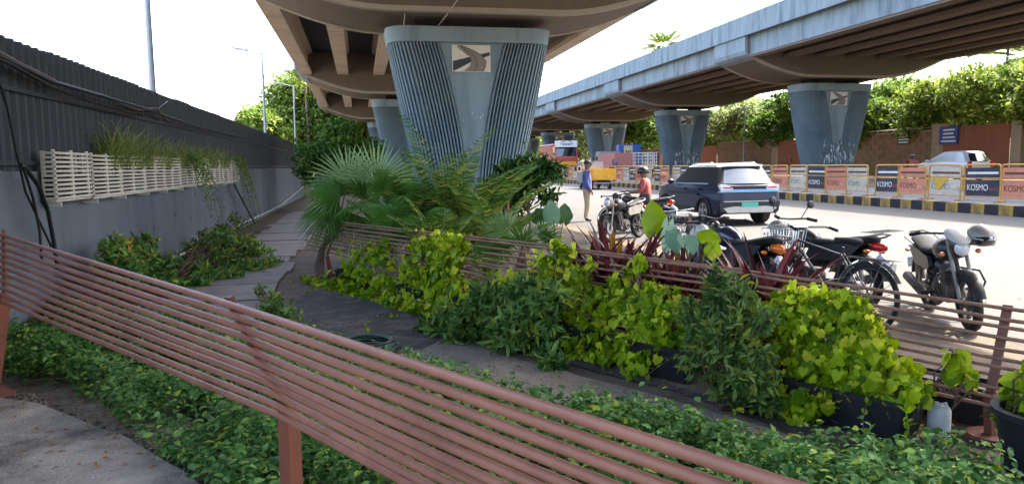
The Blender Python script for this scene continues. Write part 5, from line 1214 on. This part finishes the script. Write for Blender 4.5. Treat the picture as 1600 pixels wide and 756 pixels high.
def bicycle(lab, loc, rotz, lean=.08, basket=True):
    t = thing('bicycle', lab, 'bicycle', loc, rotz); t.rotation_euler = (lean, 0, rotz); wb, r_ = .54, .33
    for x in (-wb, wb):
        w_ = MB().torus((x,0,r_), r_-.024, .024, 36, 6).build('wheel', 'tyre', t, smooth=True); ri = MB().torus((x,0,r_), r_-.045, .012, 30, 5)
        for k in range(20): a = k*math.pi/10; ri.bar((x+.02*math.cos(a+1),.025*(-1)**k,r_+.02*math.sin(a+1)), (x+(r_-.045)*math.cos(a),0,r_+(r_-.045)*math.sin(a)), .004)
        ri.disc((x,0,r_), .025, .09, 10); ri.build('rim', 'engine_grey', w_)
        arcstrip(MB(), x, r_, r_+.025, .055, R(0 if x < 0 else 40), R(150 if x < 0 else 190), .006).build('mudguard', 'chrome' if x < 0 else 'bike_black', t)
    MB().tube([(-.12,0,.30),(-.22,0,.78)], .014, 7).tube([(-.12,0,.30),(.34,0,.74)], .016, 7).tube([(-.20,0,.70),(.33,0,.80)], .014, 7).tube([(-wb,.05,r_),(-.12,.03,.30)], .009, 6).tube([(-wb,-.05,r_),(-.12,-.03,.30)], .009, 6).tube([(-wb,.05,r_),(-.21,.02,.72)], .008, 6).tube([(-wb,-.05,r_),(-.21,-.02,.72)], .008, 6).build('frame', 'bike_black', t)
    MB().tube([(.31,0,.90),(.36,0,.70),(.40,.05,.60),(wb,.05,r_)], .011, 6).tube([(.40,-.05,.60),(wb,-.05,r_)], .011, 6).build('fork', 'chrome', t)
    hb = MB().tube([(.10,.28,.92),(.24,.27,.95),(.33,.10,.94),(.33,-.10,.94),(.24,-.27,.95),(.10,-.28,.92)], .011, 7).build('handlebar', 'chrome', t)
    for s_ in (-1, 1): MB().tube([(.10,s_*.28,.92),(.20,s_*.275,.945)], .016, 7).build('grip', 'tyre', hb)
    MB().loft([oval(-.42,.02,.83,.86), oval(-.36,.10,.80,.88), oval(-.26,.08,.82,.88), oval(-.12,.02,.84,.87)]).build('saddle', 'seat_black', t, smooth=True)
    mb = MB()
    for y_ in (-.07,0,.07): mb.bar((-.25,y_,.70), (-.78,y_,.70), .009)
    mb.bar((-.78,-.08,.70), (-.78,.08,.70), .01).bar((-.72,.07,.70), (-wb,.06,r_), .008).bar((-.72,-.07,.70), (-wb,-.06,r_), .008).build('carrier', 'chrome', t)
    MB().torus((-.12,.05,.30), .09, .008, 20, 5).bar((-.12,.06,.30), (-.04,.06,.16), .014).bar((-.12,-.06,.30), (-.20,-.06,.44), .014).build('crank', 'chrome', t)
    for q in ((-.04,.10,.16), (-.20,-.10,.44)): MB().box(q, (.09,.07,.02)).build('pedal', 'tyre', t)
    MB().tube([(-wb,.06,r_),(-wb+.06,.20,.0-lean*.2)], .009, 6).build('kick_stand', 'chrome', t)
    if basket:
        mb = MB(); x0, x1, w0, w1, z0, z1 = .40, .68, .13, .18, .66, .90
        for z, f in ((z0,0),((z0+z1)/2,.5),(z1,1)):
            w_ = lerp(w0, w1, f); xx = lerp(x1-.05, x1, f)
            for a, b in (((x0,-w_),(xx,-w_)),((xx,-w_),(xx,w_)),((xx,w_),(x0,w_)),((x0,w_),(x0,-w_))): mb.bar((a[0],a[1],z), (b[0],b[1],z), .008)
        for k in range(9):
            f = -1+k/4; mb.bar((x1-.05,f*w0,z0), (x1,f*w1,z1), .005); mb.bar((x0,f*w0,z0), (x0,f*w1,z1), .005)
            for s_ in (-1, 1): mb.bar((x0+(x1-.05-x0)*k/8,s_*w0,z0), (x0+(x1-x0)*k/8,s_*w1,z1), .005)
        for k in range(7): mb.bar((x0+.038*k,-w0,z0), (x0+.038*k,w0,z0), .005)
        mb.build('wire_basket', 'chrome', t)
    return t
def helmet(lab, loc, rz, m, name='helmet'):
    t = thing(name, lab, 'helmet', loc, rz)
    MB().ell((0,0,0), (.145,.125,.135), 16, 10, zmin=-.45, zmax=.999).build('shell', m, t, smooth=True); MB().ell((.055,0,-.01), (.105,.108,.065), 14, 8).build('visor', 'glass_dark', t, smooth=True)
    return t
hd = lambda a, b: math.atan2(b[1]-a[1], b[0]-a[0])          # heading from a to b
def between(p1, d1, p2, d2):
    """place and heading of a two-wheeler from its rear (p1 px, depth) to its front"""
    a_, b_ = AT(p1, 256, d1), AT(p2, 256, d2); m_ = (a_+b_)/2; return (m_[0], m_[1], 0), math.atan2(b_[1]-a_[1], b_[0]-a_[0])
l_, h_ = between(1468, 7.9, 1524, 6.95)
motorcycle('black motorcycle with white visor standing alone at the right', l_, h_, .12, False, .92, cowl='bike_black', visor='bike_white', fender='bike_black')
helmet('grey helmet resting on the lone motorcycle handlebar', AT(1532,372,7.0), h_, 'bike_silver')
l_, h_ = between(1000, 16.2, 950, 15.2)
motorcycle('black motorcycle parked beside the men, pointing to the left', l_, h_, .10, False, .95, panel='bike_silver', cowl='bike_silver')
l_, h_ = between(1332, 7.0, 1245, 7.6)
bicycle('old black bicycle with wire basket parked at the railing', l_, h_, .07)
l_, h_ = between(1326, 7.9, 1210, 8.7)
motorcycle('black commuter motorcycle with chrome rack behind the bicycle', l_, h_, .10, True, .95, cowl='bike_silver', alloy=False, rack=True, fender='bike_silver')
helmet('silver open helmet hung on the handlebar behind the bicycle', AT(1222,368,8.2), R(150), 'bike_silver')
l_, h_ = between(1178, 7.9, 1105, 8.8)
motorcycle('blue-black motorcycle seen from behind with orange tail light', l_, h_, .12, False, .95, tank='bike_blue', panel='bike_blue', tail='lens_orange', fender='bike_white')
l_, h_ = between(1095, 9.6, 1112, 8.5)
motorcycle('white and black motorcycle half hidden behind the big leaf', l_, h_, .10, False, .92, tank='bike_white', cowl='bike_white', panel='bike_white')
l_, h_ = between(1050, 11.2, 1066, 10.2)
bicycle('bicycle with wire basket hidden behind the upright leaf', l_, h_, .07)

# ------------------------------------------------------------------ people
def make_person(lab, loc, rotz, J, bones, radii, hat=None, extra=None):
    """J joints (x forward, y left, z up); bones (a, b, material slot); one continuous skinned body"""
    t = thing('person', lab, 'person', loc, rotz)
    names = list(J); idx = {n: i for i, n in enumerate(names)}
    me = bpy.data.meshes.new('body'); me.from_pydata([J[n] for n in names], [(idx[a], idx[b]) for a, b, _ in bones], []); me.update()
    o = bpy.data.objects.new('body', me); COL.objects.link(o); md = o.modifiers.new('s', 'SKIN'); md.use_smooth_shade = True
    sv = me.skin_vertices[0].data
    for n in names: r_ = radii[n]; sv[idx[n]].radius = r_ if isinstance(r_, tuple) else (r_, r_); sv[idx[n]].use_root = n == 'pelvis'
    o.modifiers.new('d', 'SUBSURF').levels = 2; o.modifiers['d'].render_levels = 2
    bm_ = bpy.data.meshes.new_from_object(o.evaluated_get(bpy.context.evaluated_depsgraph_get())); bpy.data.objects.remove(o)
    slots = []
    for _, _, m in bones:
        if m not in slots: slots.append(m)
    bm_.materials.clear()
    for m in slots: bm_.materials.append(MATS[m])
    A = np.array([J[a] for a, _, _ in bones]); B = np.array([J[b] for _, b, _ in bones]); sl_ = [slots.index(m) for _, _, m in bones]
    for p in bm_.polygons:
        c = np.array(p.center); d = B-A; s_ = np.clip(((c-A)*d).sum(1)/((d*d).sum(1)+1e-9), 0, 1); p.material_index = sl_[int(np.argmin(np.linalg.norm(A+d*s_[:, None]-c, axis=1)))]; p.use_smooth = True
    obj('body', bm_, None, t)
    hz = np.array(J['head']); 
    # face features, hair, hands
    MB().ell(hz+np.array([.105,0,-.005]), (.022,.014,.024), 8, 6).build('nose', 'skin', t, smooth=True)
    e = MB(); 
    for s_ in (-1, 1): e.ell(hz+np.array([.088,s_*.034,.03]), (.012,.014,.008), 8, 5)
    e.build('eyes', 'hair', t); MB().ell(hz+np.array([.088,0,-.055]), (.012,.026,.007), 8, 5).build('mouth', 'shirt_red', t)
    for s_ in (-1, 1): MB().ell(hz+np.array([-.005,s_*.083,0]), (.02,.01,.032), 8, 5).build('ear', 'skin', t)
    MB().ell(hz+np.array([-.016,0,.045]), (.100,.086,.088), 14, 8, zmin=-.35, zmax=.999).build('hair', 'hair', t, smooth=True)
    for h_, w_ in (('handl','wristl'), ('handr','wristr')):
        p, q = np.array(J[h_]), np.array(J[w_]); d = norm(p-q); sdv = norm(np.cross(d, np.array([.2,.1,1.0]))); u = np.cross(sdv, d); f_ = MB()
        for k in range(4):
            b0 = p+sdv*(-.03+.02*k); ln = (.075,.085,.08,.06)[k]; f_.tube([b0, b0+d*ln*.55-u*.006, b0+d*ln*.95-u*.03], [.0095,.009,.007], 6)
        b0 = p-d*.04+sdv*.035; f_.tube([b0, b0+sdv*.025+d*.03, b0+sdv*.03+d*.065], [.011,.010,.008], 6); f_.build('fingers', 'skin', t, smooth=True)
    if hat == 'cap':
        MB().ell(hz+np.array([-.008,0,.055]), (.108,.094,.088), 16, 8, zmin=-.15, zmax=.999).build('cap', 'cap_dark', t, smooth=True); MB().ell(hz+np.array([.115,0,.055]), (.085,.075,.012), 14, 6).build('cap_peak', 'cap_dark', t, smooth=True)
    if hat == 'helmet':
        h = MB().ell(hz+np.array([-.005,0,.035]), (.145,.128,.13), 16, 10, zmin=-.35, zmax=.999).build('helmet', 'bike_black', t, smooth=True); MB().ell(hz+np.array([.02,0,.115]), (.10,.09,.05), 14, 6).build('helmet_top', 'bike_silver', h, smooth=True)
    return t
BONES = [('pelvis','belly','S'),('belly','chest','S'),('chest','neckb','S'),('neckb','neck','skin'),('neck','head','skin'),('head','crown','skin'),
  ('chest','shl','S'),('shl','ell_','S'),('ell_','wristl','A'),('wristl','handl','skin'),('chest','shr','S'),('shr','elr','S'),('elr','wristr','A'),('wristr','handr','skin'),
  ('pelvis','hipl','T'),('hipl','kneel','T'),('kneel','ankl','T'),('ankl','toel','shoe'),('pelvis','hipr','T'),('hipr','kneer','T'),('kneer','ankr','T'),('ankr','toer','shoe')]
RAD = dict(pelvis=(.18,.155), belly=(.19,.16), chest=(.215,.165), neckb=(.07,.065), neck=.065, head=(.10,.11), crown=(.075,.085), shl=.092, shr=.092, ell_=.062, elr=.062, wristl=.042, wristr=.042, handl=(.04,.022), handr=(.04,.022),
  hipl=.118, hipr=.118, kneel=.085, kneer=.085, ankl=.064, ankr=.064, toel=(.045,.032), toer=(.045,.032))
def bones_for(S, T, A): return [(a, b, {'S':S,'T':T,'A':A}.get(m, m)) for a, b, m in BONES]
J1 = dict(pelvis=(0,0,.93), belly=(.01,0,1.08), chest=(0,0,1.30), neckb=(-.01,0,1.43), neck=(.005,0,1.50), head=(.03,0,1.60), crown=(.02,0,1.67),
  shl=(-.01,.18,1.38), ell_=(-.05,.24,1.12), wristl=(.10,.22,.92), handl=(.14,.20,.86), shr=(-.01,-.18,1.38), elr=(-.04,-.24,1.12), wristr=(.08,-.23,.90), handr=(.12,-.22,.83),
  hipl=(0,.09,.86), kneel=(.03,.10,.48), ankl=(-.02,.11,.08), toel=(.15,.13,.035), hipr=(0,-.09,.86), kneer=(.01,-.10,.48), ankr=(-.05,-.11,.08), toer=(.12,-.13,.035))
g1 = G(917,346)
make_person('man in blue shirt, khaki trousers and cap standing on the road', (g1[0], g1[1], 0), R(-11.5), J1, bones_for('shirt_blue','trouser_khaki','shirt_blue'), RAD, 'cap')
J2 = dict(pelvis=(0,0,.84), belly=(.04,0,.98), chest=(.06,0,1.16), neckb=(.06,0,1.28), neck=(.075,0,1.33), head=(.10,0,1.42), crown=(.09,0,1.49),
  shl=(.05,.20,1.23), ell_=(.10,.27,1.0), wristl=(.32,.24,.98), handl=(.38,.22,.97), shr=(.05,-.20,1.23), elr=(.09,-.27,1.0), wristr=(.30,-.25,.97), handr=(.36,-.24,.96),
  hipl=(.03,.11,.80), kneel=(.36,.22,.62), ankl=(.16,.25,.12), toel=(.33,.27,.07), hipr=(.03,-.11,.80), kneer=(.36,-.22,.62), ankr=(.16,-.25,.12), toer=(.33,-.27,.07))
# he sits on a second motorcycle just behind the parked one
g2 = G(994,362); h2 = R(150)
motorcycle('motorcycle the rider in the red shirt sits on', (g2[0], g2[1], 0), h2, 0.0, False, .95, panel='bike_black')
make_person('man in red shirt and helmet sitting on a motorcycle', (g2[0]-.25*math.cos(h2)*1, g2[1]-.25*math.sin(h2), -.03), h2, J2, bones_for('shirt_red','trouser_dark','skin'), RAD, 'helmet')
for k, (px, D_, lab, s_) in enumerate(((962,59.5,'far pedestrian in blue beside the goods carrier','shirt_blue'), (981,60.5,'far pedestrian in white before the goods carrier','shirt_white'))):
    q = AT(px, 262, D_); make_person(lab, (q[0], q[1], .6), R(-100), J1, bones_for(s_,'trouser_dark','skin'), RAD)
q = GL(1427,262,27.5); make_person('far seated figure in red near the silver hatchback', (q[0], q[1], .35), R(200), J2, bones_for('shirt_red','trouser_dark','skin'), RAD, 'helmet')

# ------------------------------------------------------------------ trees
def tree(lab, base, blobs, n, m, L=.22, W=.12, trunk_r=.18, name='leafy_tree', bark='bark', clump=26, tmpl=T_DIAMOND, cat='tree', group=None, cs=.16):
    """blobs (dx,dy,z,rx,ry,rz) round the base: leaf clumps spread through them, limbs reach to them"""
    base = np.array(base, float); t = thing(name, lab, cat, base, 0, group); mb = MB(); tr = MB()
    vol = np.array([b[3]*b[4]*b[5] for b in blobs])**.67; vol = vol/vol.sum(); top = max(b[2] for b in blobs)*.55
    tr.tube([(0,0,0),(.05,.03,top*.5),(0,.08,top)], [trunk_r*1.3,trunk_r,trunk_r*.7], 9)
    for b, v in zip(blobs, vol):
        c = np.array(b[:3]); r_ = np.array(b[3:6]); k = max(4, int(n*v/clump))
        d = norm(rng.normal(size=(k,3))+np.array([0,0,.25])); cc = c+d*r_*(.30+.70*rng.random((k,1))**.45)
        tr.tube([(0,.08,top*.9), c*np.array([.5,.5,1])*np.array([1,1,.8])+np.array([0,0,top*.1]), c], [trunk_r*.55,trunk_r*.3,trunk_r*.12], 6)
        for q in cc[:14]: tr.tube([c, (c+q)/2+rng.normal(size=3)*.05, q], [trunk_r*.12,trunk_r*.07,.012], 4, caps=False)
        csz = cs*r_.max()*(.6+.9*rng.random((k,1)))
        pos = np.repeat(cc, clump, 0)+rng.normal(size=(k*clump,3))*np.repeat(csz, clump, 0)*np.array([1,1,.6])
        dr = norm(rng.normal(size=pos.shape)+np.repeat(d, clump, 0)*.4+np.array([0,0,-.25])); nr_ = norm(rng.normal(size=pos.shape)*.6+np.array([0,0,.9])+np.repeat(d, clump, 0)*.5)
        s_ = L*(.6+.8*rng.random(len(pos))); leaves(mb, pos, dr, nr_, s_, s_*W/L, tmpl)
    tr.build('trunk', bark, t, fix=False); mb.build('crown', m, t, fix=False)
def auto_blobs(w_, z0, z1, k, dep=None):
    out = []; dep = dep or w_
    for i in range(k):
        f = random.random(); x = random.uniform(-.5,.5)*w_; y_ = random.uniform(-.5,.5)*dep; z = z0+(z1-z0)*(.2+.7*f*(1-.5*abs(x)/w_*1.4)); r_ = (z1-z0)*random.uniform(.17,.28)
        out.append((x, y_, z, r_*1.25, r_*1.25, r_))
    return out
FZB = .9
tree('big yellow-green tree over the silver hatchback', (41.5,42.0,FZB), auto_blobs(10,1.5,7.4,20), 31500, 'lf_tree_y', 0.345, 0.163)
tree('darker green tree right of the biggest far pier', (41,50.5,FZB), auto_blobs(8,1.5,7.0,16), 22500, 'lf_tree_m', 0.345, 0.175)
tree('pale yellow-green tree at the right behind the gate', (39.8,33.0,FZB), auto_blobs(7,1.5,6.4,15), 22500, 'lf_tree_y', 0.299, 0.150)
tree('grey-green tree behind the lamp pole and brown wall', (41,67,FZB), auto_blobs(8,1.5,7.6,15), 19500, 'lf_tree_grey', 0.368, 0.200)
tree('dark green leafy tree left of the biggest far pier', (40,60.5,FZB), auto_blobs(7,1.8,7.6,14), 18000, 'lf_tree_d', 0.368, 0.200)
tree('bright yellow-green tree behind the second far pier', (42,79,FZB), auto_blobs(9,1.5,8.5,14), 18000, 'lf_tree_y', 0.437, 0.225)
tree('green tree over the blue goods carrier', (40,99,FZB), auto_blobs(9,2.0,10.0,14), 16500, 'lf_tree_m', 0.483, 0.250)
tree('thin pale trees seen between the farthest piers', (42,122,FZB), auto_blobs(12,1,11,14), 13500, 'lf_tree_grey', 0.575, 0.312)
tree('far green tree beyond the lorry', (46,170,0), auto_blobs(16,1,12,14), 12000, 'lf_tree_y', 0.690, 0.375)
tree('green bush hanging over the hatchback gate', (36.9,30.5,2.2), [(0,0,.8,.8,.7,.5)], 500, 'lf_tree_y', .22, .1, trunk_r=.04)
tree('bright yellow-green tree behind the fence, left of the lamp post', (-9.3,76,0), auto_blobs(5.5,2,7.0,14), 19500, 'lf_tree_y', 0.460, 0.250)
tree('tall yellow-green tree behind the farthest lamp post', (-5.0,82,0), auto_blobs(7,2,11.0,18), 22500, 'lf_tree_y', 0.460, 0.250)
tree('low yellow-green tree at the far left over the fence', (-13.0,80,0), auto_blobs(4,2,5.4,8), 12000, 'lf_tree_y', 0.460, 0.250)
tree('far green trees at the end of the wall', (-2.5,95,0), auto_blobs(10,1,9,12), 13500, 'lf_tree_m', 0.517, 0.275)
tree('dark green bushy tree under the flyover left of the pier', (-.95,29.5,0), [(0,0,2.2,1.0,1.0,.8),(-.7,.2,1.8,.8,.8,.8),(.8,.1,1.9,.8,.8,.8),(.3,0,2.9,.8,.8,.6),(-.4,-.2,1.1,.9,.8,.7),(.9,-.2,1.2,.7,.7,.7),(1.4,.2,2.3,.5,.5,.5)], 9000, 'lf_tree_d', .15, .075, .09)
# coconut palms
def coconut(lab, base, H, ln, n=18):
    base = np.array(base, float); t = thing('coconut_palm', lab, 'palm', base)
    MB().tube([(0,0,0),(.3,.1,H*.5),(.2,0,H)], [.22,.16,.13], 8).build('trunk', 'bark_pale', t)
    for i in range(n):
        mb = MB(); frond(mb, (.2,0,H), 6.283*i*.618, random.uniform(-.2,1.2), ln*random.uniform(.8,1.1), random.uniform(.8,1.7), 30, .03, ln*.26); mb.build('frond', 'lf_areca', t, fix=False)
q = AT(1033,70,85); coconut('coconut palm rising behind the second flyover parapet', (q[0], q[1], 0), q[2]-.2, 3.0)
q = AT(1612,100,47); coconut('coconut palm at the right edge of the picture', (q[0], q[1], 0), q[2]+.2, 4.2)
q = AT(474,140,74); coconut('drooping palm top above the trees at left', (q[0], q[1], 0), q[2]+.3, 3.6, 14)
# small flowering tree with dark glossy leaves in front of the pier
b = AT(826,330,13.6); b[2] = 0
def lb(px, py, r_, d=13.6): q = AT(px, py, d)-b; return (q[0], q[1], q[2], r_, r_, r_)
tree('small tree with dark glossy leaves in front of the pier', b, [lb(795,275,.20),lb(820,265,.22),lb(845,262,.18),lb(868,268,.13),lb(785,300,.22),lb(810,300,.22),lb(830,285,.2),lb(775,285,.14),lb(858,310,.14),lb(800,320,.18)], 2600, 'lf_plum', .15, .05, .035, 'flowering_tree', 'bark_pale', 14, T_LANCE, cs=.35)
for px, py, ht in ((792,328,.25),(700,345,.2)):
    q = AT(px, py, 12.5); tag(MB().tube([(q[0],q[1],0),(q[0],q[1],q[2]+ht)], .04, 8).build('marker_post', 'gate_rust'), 'short red post among the plants %s' % ('below the small glossy tree' if px > 750 else 'between the feather palms'), 'post')

# ------------------------------------------------------------------ poles, mast, wires
def pole(lab, L, y, H, r_=.09, arm=None, z0=.6, m='pole_grey'):
    t = thing('street_pole', lab, 'pole', (L, y, z0)); MB().tube([(0,0,0),(0,0,H)], [r_,r_*.7], 8).build('pole', m, t)
    if arm: MB().tube([(0,0,H),(arm[0],arm[1],H+arm[2])], r_*.6, 6).build('arm', m, t); MB().box((arm[0],arm[1],H+arm[2]), (.25,.6,.14)).build('lamp_head', m, t)
    MB().box((0,-.12,1.2), (.25,.15,.5)).build('switch_box', 'lamp_grey', t)
q = GL(1162,250,35.2); pole('thin grey pole in front of the brown wall', 35.2, q[1], 6.2)
q = GL(1571,150,40); pole('dark pole with a long arm above the right trees', 40, q[1], 9.6, .12, (.3,4.0,-.35), 0, 'rail_dark')
q = AT(862,160,190); t = thing('lattice_mast', 'thin red-white lattice mast far behind the flyovers', 'mast', (q[0], q[1], 0)); H = AT(862,88,190)[2]; mb = MB()
for k in range(4):
    sx, sy = (1 if k & 1 else -1), (1 if k & 2 else -1); mb.bar((sx*1.5,sy*1.5,0), (sx*.5,sy*.5,H), .16)
for j in range(int(H/2.2)):
    z = j*2.2; s_ = 1.5-1.0*z/H; s2 = 1.5-1.0*(z+2.2)/H
    for a in ((1,1,-1,1),(-1,1,-1,-1),(-1,-1,1,-1),(1,-1,1,1)): mb.bar((a[0]*s_,a[1]*s_,z), (a[2]*s2,a[3]*s2,z+2.2), .09)
mb.build('lattice', 'pole_grey', t)
for lab, a, b in (('upper overhead wire crossing the sky', AT(820,35,120), AT(1260,18,120)), ('lower overhead wire crossing the sky', AT(830,104,130), AT(1010,92,130))):
    tag(MB().tube([a, (a+b)/2+np.array([0,0,-.4]), b], .03, 5).build('overhead_wire', 'cable_black'), lab, 'wire')
# end wall beyond the corrugated fence and a low house
t = thing('end_wall', 'weathered wall stub past the end of the corrugated fence', 'wall', (-3.3,45.2,0)); MB().box((.0,1.2,1.2), (.3,2.4,2.4)).build('masonry', 'mud_wall', t); MB().box((0,1.2,2.44), (.5,2.6,.08)).build('coping', 'trim_blue', t)
q = AT(1590,235,42); t = thing('roadside_house', 'grey broken building corner at the right edge', 'building', (39.5,26.0,.6)); MB().box((1.5,0,2.6), (3.0,4.0,5.2)).build('wall', 'pillar_conc', t); MB().box((1.5,0,5.3), (3.6,4.6,.18)).build('roof', 'roof_sheet', t); MB().box((-.02,.6,2.8), (.06,1.0,1.2)).build('window', 'clad_black', t)
